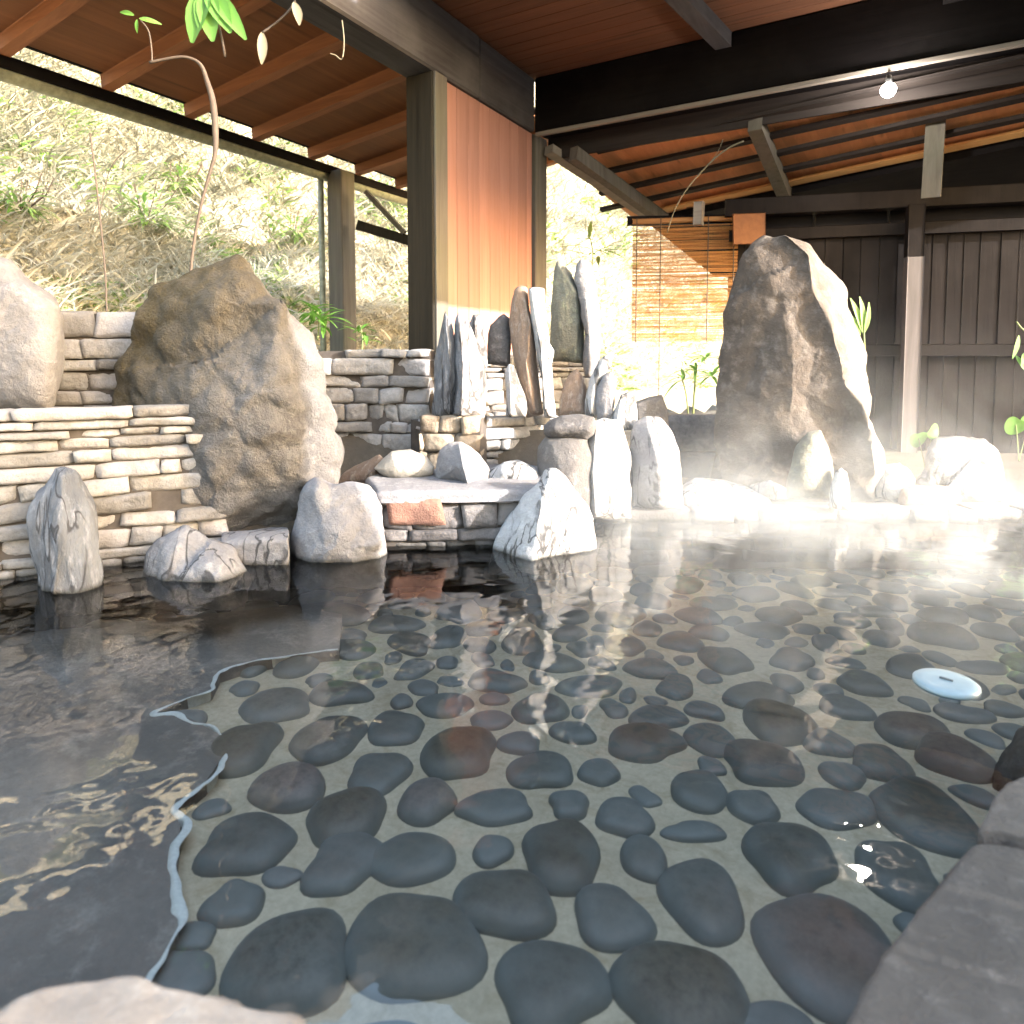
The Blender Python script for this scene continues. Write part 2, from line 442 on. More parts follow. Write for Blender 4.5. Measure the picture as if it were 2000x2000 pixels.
ZF = -.38
fl = []; ff = []
rr_ = np.arange(-6.5, 4.61, .1); f2 = np.arange(.2, 5.01, .1)
for f_ in f2:
    for r_ in rr_:
        fl.append(C2W(r_, f_, ZF + .008 * noise.noise(Vector((r_ * 5, f_ * 5, 0)))))
nx = len(rr_)
for j in range(len(f2) - 1):
    for i in range(nx - 1):
        ff.append([j * nx + i, j * nx + i + 1, (j + 1) * nx + i + 1, (j + 1) * nx + i])
floor = mesh_obj('pool_floor', fl, ff, M['mortar'], smooth=True, origin=Vector((0, 0, ZF)))
tag(floor, 'pool bottom of dark river stones set in pale mortar under clear water', 'pool floor', kind='structure')

wv_ = [C2W(-7, .1, 0), C2W(5.5, .1, 0), C2W(5.5, 5.0, 0), C2W(-7, 5.0, 0)]
tag(mesh_obj('water', wv_, [[0, 1, 2, 3]], M['water'], origin=Vector((0, 0, 0))), 'clear rippled hot spring water in the stone pool', 'water', kind='structure')

# river stones: the big ones read off the photo, then a random packing
DS = 2000 / 1932
peb = [(780,1765,262,205),(545,1800,222,205),(1040,1840,232,160),(1285,1860,250,200),(1560,1780,262,220),(950,1690,208,120),(1155,1715,150,120),
 (1325,1680,155,150),(1060,1600,150,130),(650,1610,140,120),(775,1605,178,92),(465,1580,185,100),(440,1690,112,82),(330,1825,150,100),(362,1750,90,50),
 (655,1530,150,100),(545,1475,142,80),(805,1500,115,75),(715,1447,120,75),(455,1405,130,90),(620,1385,130,80),(745,1365,112,60),(865,1410,142,90),
 (935,1510,142,65),(930,1590,80,55),(1020,1442,130,66),(1075,1505,82,50),(1178,1530,115,65),(1215,1605,92,80),(1310,1555,120,38),(1420,1510,102,55),
 (1490,1600,172,115),(1580,1512,150,66),(1745,1525,178,125),(1695,1635,150,112),(1440,1430,142,75),(1590,1450,92,40),(1320,1480,112,70),(1215,1392,142,62),
 (1340,1385,100,52),(1470,1355,142,66),(1560,1390,92,48),(1662,1430,102,58),(1800,1420,132,70),(1722,1370,132,56),(1130,1445,82,45),(980,1392,84,40),
 (520,1322,140,55),(1240,1345,112,42),(1430,1306,132,44),(730,1940,180,70),(985,1945,120,60),(1450,1925,200,100),(585,1960,150,60),(1180,1985,160,70),
 (420,1905,160,90),(250,1930,130,80),(640,1300,120,40),(840,1320,110,40),(1080,1370,90,38)]
placed = []
for (x, y, w_, h_) in peb:
    x *= DS; y *= DS; w_ *= DS; h_ *= DS
    zz = ZF + .03
    c0 = at_z(x, y, zz); a_ = at_z(x + w_ / 2, y, zz); lo_ = at_z(x, y + h_ / 2, zz); hi_ = at_z(x, y - h_ / 2, zz)
    placed.append([*W2C(c0), (a_ - c0).length * .98, (hi_ - lo_).length / 2 * .98, 0.0])
# submerged step outline (world on z): pebbles stay to the right of it
EDGE_PX = [(640, 1228), (545, 1236), (470, 1250), (415, 1268), (400, 1300), (352, 1318), (296, 1347), (352, 1352), (428, 1392), (418, 1430), (388, 1475), (330, 1522), (340, 1560), (336, 1600), (332, 1650), (345, 1700), (332, 1760), (300, 1818), (232, 1880), (120, 1960)]
ZS = -.33
edge = [W2C(at_z(x * 1.0 * DS if False else x, y, ZS)) for x, y in [(a * DS, b_ * DS) for a, b_ in EDGE_PX]]
def edge_r(f_):
    e = sorted(edge, key=lambda q: q[1])
    return float(np.interp(f_, [q[1] for q in e], [q[0] for q in e]))
PL = np.array(placed)
for k in range(26000):
    f_ = RNG.uniform(.7, 5.0); r_ = RNG.uniform(-3.2, 4.4)
    if f_ < 3.1 and r_ < edge_r(f_) + .07: continue
    if len(PL) > 640: break
    u_ = k / 26000
    a = RNG.uniform(.10, .155) if u_ < .12 else RNG.uniform(.075, .12) if u_ < .4 else RNG.uniform(.05, .08)
    b_ = a * RNG.uniform(.6, .95); an = RNG.uniform(0, math.pi)
    dx, dy = r_ - PL[:, 0], f_ - PL[:, 1]; d_ = np.hypot(dx, dy); th_ = np.arctan2(dy, dx)
    ra = PL[:, 2] * PL[:, 3] / np.sqrt((PL[:, 3] * np.cos(th_ - PL[:, 4])) ** 2 + (PL[:, 2] * np.sin(th_ - PL[:, 4])) ** 2)
    rb = a * b_ / np.sqrt((b_ * np.cos(th_ - an)) ** 2 + (a * np.sin(th_ - an)) ** 2)
    if (d_ < ra + rb + .007).any(): continue
    PL = np.vstack([PL, [r_, f_, a, b_, an]])
placed = PL.tolist()

def pebble_mesh(r_, f_, a, b_, an, rng):
    ph = rng.uniform(0, 6.28, 4); am = rng.uniform(.03, .1, 4)
    hgt = min(.062, .45 * min(a, b_)) * rng.uniform(.8, 1.1); nseg = 36; prof = [0, .35, .6, .75, .86, .93, .975, 1.0, 1.015, 1.0]
    vs = []; fs_ = []
    c0, s0 = math.cos(an), math.sin(an)
    for i, t_ in enumerate(prof):
        if i < 8: z_ = hgt * (1 - t_ ** 4) ** .6 if t_ < 1 else 0
        z_ = z_ if i < 8 else (-.015 if i == 8 else -.04)
        if i == 7: z_ = hgt * .12
        for k in range(nseg):
            q = 2 * math.pi * k / nseg
            rad = 1 + sum(am[j] * math.cos((j + 2) * q + ph[j]) * (1.0 if j < 2 else .5) for j in range(4)) * .9
            sq = (abs(math.cos(q)) ** 2.2 + abs(math.sin(q)) ** 2.2) ** (-1 / 2.2)
            x = a * t_ * rad * sq * math.cos(q); y = b_ * t_ * rad * sq * math.sin(q)
            p = C2W(r_ + x * c0 - y * s0, f_ + x * s0 + y * c0, ZF + z_)
            p.z += .006 * noise.noise(p * 9)
            vs.append(p)
    for i in range(len(prof) - 1):
        for k in range(nseg):
            fs_.append([i * nseg + k, (i + 1) * nseg + k, (i + 1) * nseg + (k + 1) % nseg, i * nseg + (k + 1) % nseg])
    fs_.append([(len(prof) - 1) * nseg + k for k in range(nseg)])
    return vs, fs_

order = sorted(range(len(placed)), key=lambda i: -(placed[i][2] * placed[i][3]) / placed[i][1] ** 3 if abs(placed[i][0]) < placed[i][1] * .8 else 0)
rest = MB()
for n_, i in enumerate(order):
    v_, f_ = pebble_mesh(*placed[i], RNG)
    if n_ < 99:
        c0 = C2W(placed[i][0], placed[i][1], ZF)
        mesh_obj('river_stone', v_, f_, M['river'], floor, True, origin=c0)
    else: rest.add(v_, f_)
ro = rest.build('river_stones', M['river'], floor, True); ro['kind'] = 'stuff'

# submerged dark step with a pale mortar edge
poly = [at_z(x * DS, y * DS, ZS) for x, y in EDGE_PX]
far = [C2W(-6.3, .3, ZS), C2W(-6.3, 3.0, ZS), C2W(-2.6, 3.4, ZS), C2W(-1.0, 3.9, ZS)]
step = MB()
outl = poly + [C2W(-1.6, .2, ZS)] + far
bm = bmesh.new()
vv = [bm.verts.new(p) for p in outl]; fc = bm.faces.new(vv)
r_ = bmesh.ops.extrude_face_region(bm, geom=[fc])
for v_ in r_['geom']:
    if isinstance(v_, bmesh.types.BMVert): v_.co.z = ZF - .1
bmesh.ops.triangulate(bm, faces=bm.faces[:])
step._bm(bm)
stepo = step.build('submerged_step', M['step'], origin=Vector((0, 0, ZS)))
tag(stepo, 'dark flat stone step under the water along the left side of the pool', 'step')
em = MB()
sp = [p + Vector((noise.noise(p * 8), noise.noise(p * 8 + Vector((9, 3, 1))), 0)) * .03 for p in spline([p + Vector((0, 0, .004)) for p in poly], 14)]
vs = []; fs = []
for i, p in enumerate(sp):
    t_ = (sp[min(i + 1, len(sp) - 1)] - sp[max(i - 1, 0)]); t_.z = 0; t_.normalize()
    nn = Vector((-t_.y, t_.x, 0))
    wl = max(.003, .012 + .022 * noise.noise(p * 5) + .012 * noise.noise(p * 19)); wr = max(.003, .012 + .024 * noise.noise(p * 6 + Vector((4, 7, 2))) + .012 * noise.noise(p * 23))
    vs += [p + nn * wl + Vector((0, 0, -.003)), p + nn * wl * .7, p + Vector((0, 0, .001)), p - nn * wr * .7 - Vector((0, 0, .004)), p - nn * wr + Vector((0, 0, -.05))]
for i in range(len(sp) - 1):
    if noise.noise(sp[i] * 2.3 + Vector((3, 1, 5))) < -.28: continue
    for k in range(4): fs.append([i * 5 + k, i * 5 + k + 1, (i + 1) * 5 + k + 1, (i + 1) * 5 + k])
mesh_obj('mortar_edge', vs, fs, M['mortar_edge'], stepo, True)

# ------------------------------------------------------------------ pavilion
pav = empty('bath_pavilion', (-3.9, 6.2, 0), 'open timber bath pavilion with dark beams and orange board ceilings over the pool', 'pavilion')
XB, YB = -3.78, 7.1
def part(mb, name, mat, smooth=False): return mb.build(name, M[mat], pav, smooth)
b_ = MB(); b_.box(-4.13, XB, 2.6, 5.9, 3.74, 4.36, .02); b_.box(-4.125, XB - .006, 5.91, YB - .003, 3.745, 4.355, .02); part(b_, 'side_beam', 'grey')
b_ = MB(); b_.box(XB - .02, 1.0, YB, YB + .3, 3.74, 4.37, .02); part(b_, 'tie_beam', 'dark')
b_ = MB(); b_.box(XB + .01, 1.0, YB - .03, YB + .02, 3.69, 3.735, .005); part(b_, 'edge_strip', 'pale')
b_ = MB(); b_.box(XB + .01, 1.0, YB + .302, YB + .335, 3.50, 3.95, .004); part(b_, 'ledger_board', 'purlin')
b_ = MB(); b_.box(-4.10, XB - .01, 5.10, 5.33, .3, 3.735, .012); part(b_, 'post', 'darkpost')  # wood darkened to paint in the post's shaded side
b_ = MB(); b_.box(XB - .012, XB + .012, 5.12, 5.31, .3, 3.735, .004); part(b_, 'post_lit_face', 'postw')  # thin pale face paints in the post's sunlit side
b_ = MB(); b_.box(-4.02, XB, YB + .02, YB + .3, .3, 3.74, .012); part(b_, 'post', 'postw')
b_ = MB()
y_ = 5.34
while y_ < YB - .01:
    wd = min(.205, YB - y_); b_.box(XB - .07, XB - .045, y_, y_ + wd - .006, .5, 3.735, .004); y_ += wd
part(b_, 'wall_panel', 'panel')
b_ = MB(); b_.box(XB - .12, XB - .075, 5.335, YB, .5, 3.73, 0); part(b_, 'panel_backing', 'dark')
# ceiling boards along X
b_ = MB(); y_ = 4.3
while y_ < YB:
    b_.box(XB - .2, -.3 if y_ < 5.0 else 1.0, y_, y_ + .172, 4.37, 4.40, .003); y_ += .178
part(b_, 'ceiling', 'ceil')
b_ = MB(); b_.box(-4.5, -.25, 4.25, 5.04, 4.41, 4.47, 0); b_.box(-4.5, 1.05, 5.041, YB + .2, 4.412, 4.472, 0); part(b_, 'roof_deck', 'dark')
b_ = MB(); b_.box(1.06, 1.10, 4.9, 7.95, 3.02, 4.45, .004); part(b_, 'sun_baffle', 'dark')  # unseen board added to keep the sun off the wall panel
A_ = at_z(1318, -18, 4.29); B_ = at_z(1440, 108, 4.29)
A_ = A_ + (A_ - B_) * 1.5
b_ = MB(); b_.bar(A_, B_ + (B_ - A_) * .15, .15, .14); part(b_, 'ceiling_joist', 'grey')
A_ = at_z(1850, 30, 4.29); b_ = MB(); b_.bar((A_.x + .1, 5.9, 4.27), (A_.x + .1, YB, 4.27), .3, .2); part(b_, 'ceiling_joist', 'dark')
A_ = at_z(700, 4, 4.29)
# left eave
ZE = lambda X: 3.80 + (X + 6.85) * .12
b_ = MB(); x_ = -6.82
while x_ < -4.2:
    wd = .19; x1 = min(x_ + wd, -4.14); zz = ZE(x_) + .09
    b_.bar((x_ + wd / 2, 1.6, zz + .01), (x_ + wd / 2, 9.6, zz + .01), wd + .004, .018, up=Vector((-.12, 0, 1)).normalized(), bev=0); x_ += wd
part(b_, 'eave_ceiling', 'eave')
b_ = MB(); b_.bar((-6.95, 5.6, ZE(-6.95) + .13), (-4.1, 5.6, ZE(-4.1) + .13), 8.0, .02, bev=0); part(b_, 'eave_roof', 'dark')
for k in range(-2, 8):
    y_ = 3.0 + .885 * k
    if y_ < 2.05: continue
    b_ = MB(); b_.bar((-6.86, y_, ZE(-6.86) + .01), (-4.1, y_, ZE(-4.1) + .01), .10, .13); part(b_, 'rafter', 'rafter')
b_ = MB(); b_.box(-6.99, -6.92, .9, 9.6, 3.66, 3.775, .005); part(b_, 'fascia_board', 'dark')
for y_ in np.arange(1.2, 9.6, .442):
    pass
vs = []; fs = []
for i, y_ in enumerate(np.linspace(.9, 9.5, 30)):
    for k in range(13):
        q = math.pi + math.pi * k / 12
        vs.append((-7.03 + .075 * math.cos(q), y_, 3.66 + .08 * math.sin(q)))
for i in range(29):
    for k in range(12): fs.append([i * 13 + k, i * 13 + k + 1, (i + 1) * 13 + k + 1, (i + 1) * 13 + k])
g_ = mesh_obj('gutter', vs, fs, M['gutter'], pav, True)
sm = g_.modifiers.new('thick', 'SOLIDIFY'); sm.thickness = .006
b_ = MB(); b_.box(-7.0, -6.72, 6.95, 7.22, .3, 3.70, .015); part(b_, 'post', 'postw')
b_ = MB(); b_.tube([(-7.06, 6.9, .5), (-7.06, 6.9, 3.6)], .042, 10); part(b_, 'downpipe', 'gutter', True)
b_ = MB(); A_ = at_d(700, 440, 9.4); B_ = at_d(815, 475, 9.2); b_.bar(A_, B_, .1, .13); part(b_, 'rail', 'darkpost')
b_ = MB(); A_ = at_d(715, 375, 9.4); B_ = at_d(790, 455, 9.2); b_.bar(A_, B_, .06, .06); part(b_, 'brace', 'postw')

# lean-to roof beyond the tie beam
LP, LN = Vector((0, 7.35, 3.66)), Vector((0, .25, 1)).normalized()
def lean(px, py, off=0.0): return at_plane(px, py, LP - LN * off, LN)
sA, sB = lean(1300, 402), lean(1807, 294)
sdir = (sB - sA).normalized(); sper = sdir.cross(LN).normalized()
if sper.y < 0: sper = -sper
P0 = lean(1290, 300)
def cutY(p, y0):
    return p + sper * ((y0 - p.y) / sper.y)
b_ = MB()
ext0, ext1 = lean(1060, 290), lean(2000, 130)
for k in range(-20, 70):
    pass
# boards run down the slope; the sheet is one row of narrow boards
u0 = (ext0 - P0).dot(sdir) + .05; u1 = u0 + 6.6
u = u0
while u < u1:
    A_ = P0 + sdir * u + sper * (-2.2) ; B_ = P0 + sdir * u + sper * 1.62
    # trim to the tie beam
    A_ = cutY(A_, YB + .32)
    if A_.x < 1.25 and A_.y > YB + .25: b_.bar(A_ + LN * .03, B_ + LN * (.03 + random.uniform(0, .006)), .112, .02, up=LN, bev=.003)
    u += .118
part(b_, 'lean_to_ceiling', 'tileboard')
b_ = MB()
q_ = [cutY(P0 + sdir * u0, YB + .32), cutY(P0 + sdir * (u0 + 6.5), YB + .32), P0 + sdir * (u0 + 6.5) + sper * 4.2, P0 + sdir * u0 + sper * 4.2]
b_.add([p + LN * .06 for p in q_] + [p + LN * .09 for p in q_], [[3, 2, 1, 0], [4, 5, 6, 7], [0, 1, 5, 4], [1, 2, 6, 5], [2, 3, 7, 6], [3, 0, 4, 7]])
part(b_, 'lean_to_roof', 'dark')
def leanbar(p, q, w_, h_, name, mat, off=.06, ex=0.0, ex0=0.0):
    A_, B_ = lean(*p, off=off), lean(*q, off=off)
    bb = MB(); d_ = (B_ - A_); bb.bar(A_ - d_ * ex0, B_ + d_ * ex, w_, h_, up=LN); return part(bb, name, mat)
for (p, q) in (((1300, 310), (1815, 198)), ((1300, 349), (1808, 234)), ((1300, 382), (1804, 272)), ((1300, 266), (1815, 155))):
    A_, B_ = lean(*p, off=.05), lean(*q, off=.05); d_ = (B_ - A_)
    s0 = A_ - d_ * ((A_ - (P0 + sdir * u0)).dot(sdir) / d_.dot(sdir)) if False else A_ - d_ * .34
    bb = MB(); bb.bar(s0, B_ + d_ * .75, .07, .045, up=LN); part(bb, 'purlin', 'purlin')
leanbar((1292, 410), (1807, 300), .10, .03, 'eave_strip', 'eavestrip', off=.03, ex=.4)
leanbar((1300, 428), (1807, 322), .12, .1, 'eave_beam', 'dark', off=.06, ex=.4)
leanbar((1475, 240), (1538, 392), .13, .16, 'lean_to_rafter', 'postw', off=.12)
leanbar((1072, 292), (1290, 436), .12, .10, 'lean_to_rafter', 'pale', off=.10)
leanbar((1120, 300), (1298, 430), .10, .16, 'lean_to_rafter', 'postw', off=.22)
bb = MB(); bb.bar(at_d(1832, 165, 6.85), at_d(1818, 385, 7.0), .16, .13, up=(0, 1, 0)); part(bb, 'hanging_post', 'postw')
bb = MB(); bb.bar(at_d(1432, 448, 7.75), at_d(1494, 446, 7.75), .03, .34); part(bb, 'gable_board', 'eave')
bb = MB(); bb.bar(at_d(1366, 395, 8.0), at_d(1364, 440, 8.0), .1, .1, up=(0, 1, 0)); part(bb, 'blind_hanger', 'pale')
bb = MB(); bb.bar(at_d(1225, 432, 8.25), at_d(1500, 428, 8.0), .09, .1); part(bb, 'lintel', 'dark')

# ------------------------------------------------------------------ privacy fence
FA, FB = Vector((*C2W(2.85, 7.95)[:2], 0)), Vector((*C2W(6.4, 7.05)[:2], 0))
fdir = (FB - FA).normalized(); fn = Vector((fdir.y, -fdir.x, 0))
fence = empty('privacy_fence', FA + (FB - FA) * .3, 'dark weathered vertical board fence with pale post at the right end of the pool', 'fence')
def fpt(u, z, o=0.0): return FA + fdir * u + fn * o + Vector((0, 0, z))
L_ = (FB - FA).length
def fplane(px, py): return at_plane(px, py, FA, fn)
b_ = MB(); u = -.3
while u < L_ + .5:
    wd = random.uniform(.15, .2)
    b_.bar(fpt(u + wd / 2, -.1, random.uniform(0, .008)), fpt(u + wd / 2, 2.56, random.uniform(0, .008)), wd - .008, .02, up=fn, bev=.003); u += wd
b_.build('board_panel', M['fence'], fence)
b_ = MB(); b_.bar(fpt(-.35, 2.84, .07), fpt(L_ + .5, 2.84, .07), .16, .19); b_.build('top_beam', M['fence'], fence)
b_ = MB(); b_.bar(fpt(-.3, 2.53, .05), fpt(L_ + .5, 2.53, .05), .06, .13); b_.build('rail', M['fence'], fence)
zr = (H + (700 - 684) / F * 7.4)
b_ = MB(); b_.bar(fpt(-.3, 1.19, .05), fpt(L_ + .5, 1.19, .05), .05, .13); b_.build('rail', M['fence'], fence)
pp = fplane(1770, 700); up_ = (pp - FA).dot(fdir)
b_ = MB(); b_.bar(fpt(up_, -.1, .14), fpt(up_, 2.2, .14), .16, .14, up=fn); b_.build('post', M['fencepost'], fence)
b_ = MB(); b_.bar(fpt(up_, 2.2, .13), fpt(up_, 2.76, .13), .158, .13, up=fn); b_.build('post_head', M['fence'], fence)
b_ = MB(); b_.bar(fpt(-.3, 2.9, -.06), fpt(L_ + .6, 2.9, -.06), .03, .14)
ug = [-.3] + [(fplane(x, 440) - FA).dot(fdir) for x in (1591, 1737, 1801)] + [L_ + .6]
for i in range(4): b_.bar(fpt(ug[i] + .014, 2.7, -.06), fpt(ug[i + 1] - .014, 2.7, -.06), .03, .27)
b_.build('gable_panel', M['dark'], fence)
# ------------------------------------------------------------------ added shade screen out of view on the right
bw = empty('shade_screen', Vector((2.1, 1.2, 0)), 'added timber screen out of view at the right, shading the left rocks', 'fence')
b_ = MB(); y_ = -1.5
while y_ < 2.85:
    b_.box(2.1, 2.13, y_, y_ + .19, 0, 3.4 if y_ > 1.5 else 1.3, .003); y_ += .196
b_.build('board_panel', M['fencepost'], bw)
b_ = MB(); b_.box(2.0, 2.2, 2.91, 3.09, 0, 3.4, .01); b_.build('post', M['fencepost'], bw)
b_ = MB(); b_.box(2.03, 2.18, -1.5, 1.5, 1.305, 1.4, .01); b_.build('low_rail', M['fencepost'], bw); b_ = MB(); b_.box(2.03, 2.18, 1.53, 2.908, 3.405, 3.5, .01); b_.build('top_beam', M['fencepost'], bw)
# ------------------------------------------------------------------ lamp
lp = at_plane(1735, 176, Vector((0, YB - .10, 0)), Vector((0, 1, 0)))
lamp = empty('beam_lamp', lp, 'round lit white bulb under the long dark tie beam', 'lamp')
bm = bmesh.new(); bmesh.ops.create_uvsphere(bm, u_segments=20, v_segments=12, radius=.062, matrix=Matrix.Translation(lp))
b_ = MB(); b_._bm(bm); b_.build('bulb', M['bulb'], lamp, True)
b_ = MB(); b_.tube([lp + Vector((0, .02, .05)), lp + Vector((0, .05, .13)), lp + Vector((0, .1, .13))], [.03, .026, .02], 12); b_.build('socket', M['socket'], lamp, True)

# ------------------------------------------------------------------ reed blind
bt0, bt1 = at_d(1236, 436, 8.15), at_d(1442, 436, 7.95)
bd = (bt1 - bt0); bd.z = 0; bl = bd.length; bd.normalize(); bn = Vector((bd.y, -bd.x, 0))
blind = empty('reed_blind', (bt0 + bt1) / 2, 'orange reed blind hanging in the sun beside the tall brown standing rock', 'blind')
b_ = MB(); hz = 1.42
nre = 130
for k in range(nre):
    z_ = bt0.z - hz * k / nre
    if random.random() < .10: continue
    sag = .012 * math.sin(k * .25)
    pts = [bt0 + bd * (bl * q) + bn * (sag + .02 * noise.noise(Vector((q * 3, z_ * 4, 0)))) + Vector((0, 0, z_ - bt0.z + .012 * noise.noise(Vector((q * 4, k * .37, 5))))) for q in (0, .25, .5, .75, 1)]
    b_.tube(pts, random.uniform(.0035, .0052), 5)
b_.build('reeds', M['reed'], blind)
for q in (.04, .27, .72, .96):
    b_ = MB(); b_.tube([bt0 + bd * bl * q + bn * .02 + Vector((0, 0, .05)), bt0 + bd * bl * q + bn * .02 + Vector((0, 0, -hz - (.75 if q == .27 else 0)))], .006, 6); b_.build('cord', M['cord'], blind)
b_ = MB(); b_.bar(bt0 + Vector((0, 0, .02)), bt0 + bd * bl + Vector((0, 0, .02)), .03, .05); b_.build('top_rail', M['reed'], blind)

# ------------------------------------------------------------------ stone walls
def rng_c(i, j, ph):
    return abs(noise.noise(ph + Vector((i * 1.7, j * 2.3, 0))))

def stone(mb, A, tdir, n, s0, s1, z0, z1, out, rng):
    """One rough stone: front face grid with rounded rim, sides running back into the wall."""
    nu = max(5, int((s1 - s0) / .028)); nv = 5
    g = []
    ph = Vector((rng.uniform(0, 99), rng.uniform(0, 99), rng.uniform(0, 99)))
    sk0, sk1 = rng.uniform(-.35, .35), rng.uniform(-.35, .35); hh = z1 - z0
    tz = rng.uniform(-.4, .4) * min(.03, hh * .25); tw = rng.uniform(-.02, .02); tv = rng.uniform(-.02, .02)
    for j in range(nv + 1):
        for i in range(nu + 1):
            a, b = i / nu, j / nv
            s = s0 + (s1 - s0) * a + (b - .5) * hh * (sk0 * (1 - a) + sk1 * a) * .6
            z = z0 + hh * b + tz * (a - .5) * 2 - (.02 * rng_c(i, j, ph) if min(a, 1 - a) < .01 and b in (0, 1) else 0) * (1 if b else -1)
            e = min(min(a, 1 - a) * (s1 - s0), min(b, 1 - b) * hh)
            r = .011
            o = out + tw * (a - .5) * 2 + tv * (b - .5) - (r * (1 - min(e / r, 1)) ** 2 if e < r else 0) + .016 * noise.noise(Vector((s * 7, z * 9, 0)) + ph) + .012 * noise.noise(Vector((s * 22, z * 22, 0)) + ph)
            z += .005 * noise.noise(Vector((s * 9, b * 3, 7)) + ph)
            g.append(A + tdir * s + n * o + Vector((0, 0, z)))
    fs = []; W = nu + 1
    for j in range(nv):
        for i in range(nu): fs.append([j * W + i, j * W + i + 1, (j + 1) * W + i + 1, (j + 1) * W + i])
    rim = [i for i in range(W)] + [j * W + nu for j in range(1, nv + 1)] + [nv * W + i for i in range(nu - 1, -1, -1)] + [j * W for j in range(nv - 1, 0, -1)]
    bk = len(g)
    g += [g[i] - n * .16 for i in rim]
    for k in range(len(rim)):
        k2 = (k + 1) % len(rim)
        fs.append([rim[k2], rim[k], bk + k, bk + k2])
    mb.add(g, fs)

def dry_wall(name, label, A, B, z0, z1, mat, hmin=.05, hmax=.1, lmin=.12, lmax=.42, seed=1, thick=.3, gap=.005, cap=None, top_var=0.0, parent=None):
    rng = random.Random(seed); A, B = Vector((A[0], A[1], 0)), Vector((B[0], B[1], 0))
    td = (B - A).normalized(); n = Vector((td.y, -td.x, 0)); L = (B - A).length
    w_ = MB(); z = z0
    while z < z1 - .02:
        hh = min(rng.uniform(hmin, hmax), z1 - z); s = -rng.uniform(0, .2)
        if z1 - z - hh < .03: hh = z1 - z
        while s < L:
            ln = rng.uniform(lmin, lmax) * (1.25 if rng.random() < .3 else 1)
            if L - s - ln < .07: ln = L - s
            if rng.random() > .04:
                dz = rng.uniform(0, .006)
                stone(w_, A, td, n, max(s, 0) + gap / 2, s + ln - gap / 2, z + gap / 2 + dz, z + hh - gap / 2, rng.uniform(-.02, .034), rng)
            s += ln
        z += hh
    c = (A + B) / 2
    root = empty(name, Vector((c.x, c.y, z0)), label, 'wall')
    w_.build('stone_courses', M[mat], root, True)
    k = MB(); p = [A - n * .03, B - n * .03, B - n * thick, A - n * thick]
    lo = [q + Vector((0, 0, z0 - .05)) for q in p]; hi = [q + Vector((0, 0, z1 - .015)) for q in p]
    k.add(lo + hi, [[3, 2, 1, 0], [4, 5, 6, 7], [0, 1, 5, 4], [1, 2, 6, 5], [2, 3, 7, 6], [3, 0, 4, 7]])
    k.build('core', M['joint'], root)
    return root, td, n

zl = .845
dry_wall('stone_wall', 'pale dry stone wall of thin flat courses behind the slate rock at far left', C2W(-4.6, 2.25), C2W(-1.62, 3.78), -.12, zl, 'wall', seed=3, hmin=.045, hmax=.115, lmin=.1, lmax=.5)
dry_wall('stone_wall', 'small grey stone wall between the round grey boulder and the mossy boulder', C2W(-3.1, 4.15), C2W(-2.0, 4.45), .7, 1.40, 'granite' if False else 'wall', seed=9, hmin=.05, hmax=.16, lmin=.15, lmax=.4)
dry_wall('stone_wall', 'stacked stone wall with rounded top stones in front of the bare timber posts', C2W(-1.75, 5.15), C2W(-.62, 5.0), .2, 1.17, 'wall', seed=12, hmin=.04, hmax=.15, lmin=.08, lmax=.42)
dry_wall('stone_wall', 'bright low white stone wall beneath the row of standing slates', C2W(-.62, 4.72), C2W(.36, 5.22), .25, .66, 'wallwhite', seed=15, hmin=.04, hmax=.11, lmin=.06, lmax=.28)
dry_wall('stone_wall', 'bright white stone wall behind the standing slates', C2W(-.55, 5.25), C2W(.75, 5.85), .5, 1.13, 'wallwhite', seed=18, hmin=.04, hmax=.12, lmin=.1, lmax=.26)
rt, td, n_ = dry_wall('pool_edge_wall', 'dark wet stone pool edge with a red block and pale ledge top', C2W(-.76, 3.84), C2W(.12, 3.92), -.2, .30, 'walldark', seed=21, hmin=.05, hmax=.15, lmin=.1, lmax=.34)
# red block set into it
w_ = MB(); rg = random.Random(4); A_ = C2W(-.76, 3.84)
stone(w_, Vector((A_.x, A_.y, 0)), td, n_, .04, .36, .135, .295, .05, rg); w_.build('red_block', M['redblock'], rt, True)
dry_wall('stone_pier', 'short tan block pier in shade left of the standing slates', C2W(-.64, 4.60), C2W(-.22, 4.56), .2, .705, 'walltan', seed=24, hmin=.1, hmax=.14, lmin=.13, lmax=.22, thick=.35)
dry_wall('pool_edge_wall', 'low dark stone pool edge at the far right below the steam', C2W(.55, 4.52), C2W(5.5, 4.50), -.3, .075, 'walldark', seed=27, hmin=.08, hmax=.1, lmin=.15, lmax=.4)

# ------------------------------------------------------------------ rocks
def resample(pts, n):
    p = np.array(pts + [pts[0]], float); d = np.r_[0, np.cumsum(np.hypot(*np.diff(p, axis=0).T))]
    q = np.linspace(0, d[-1], n, endpoint=False)
    return np.c_[np.interp(q, d, p[:, 0]), np.interp(q, d, p[:, 1])]

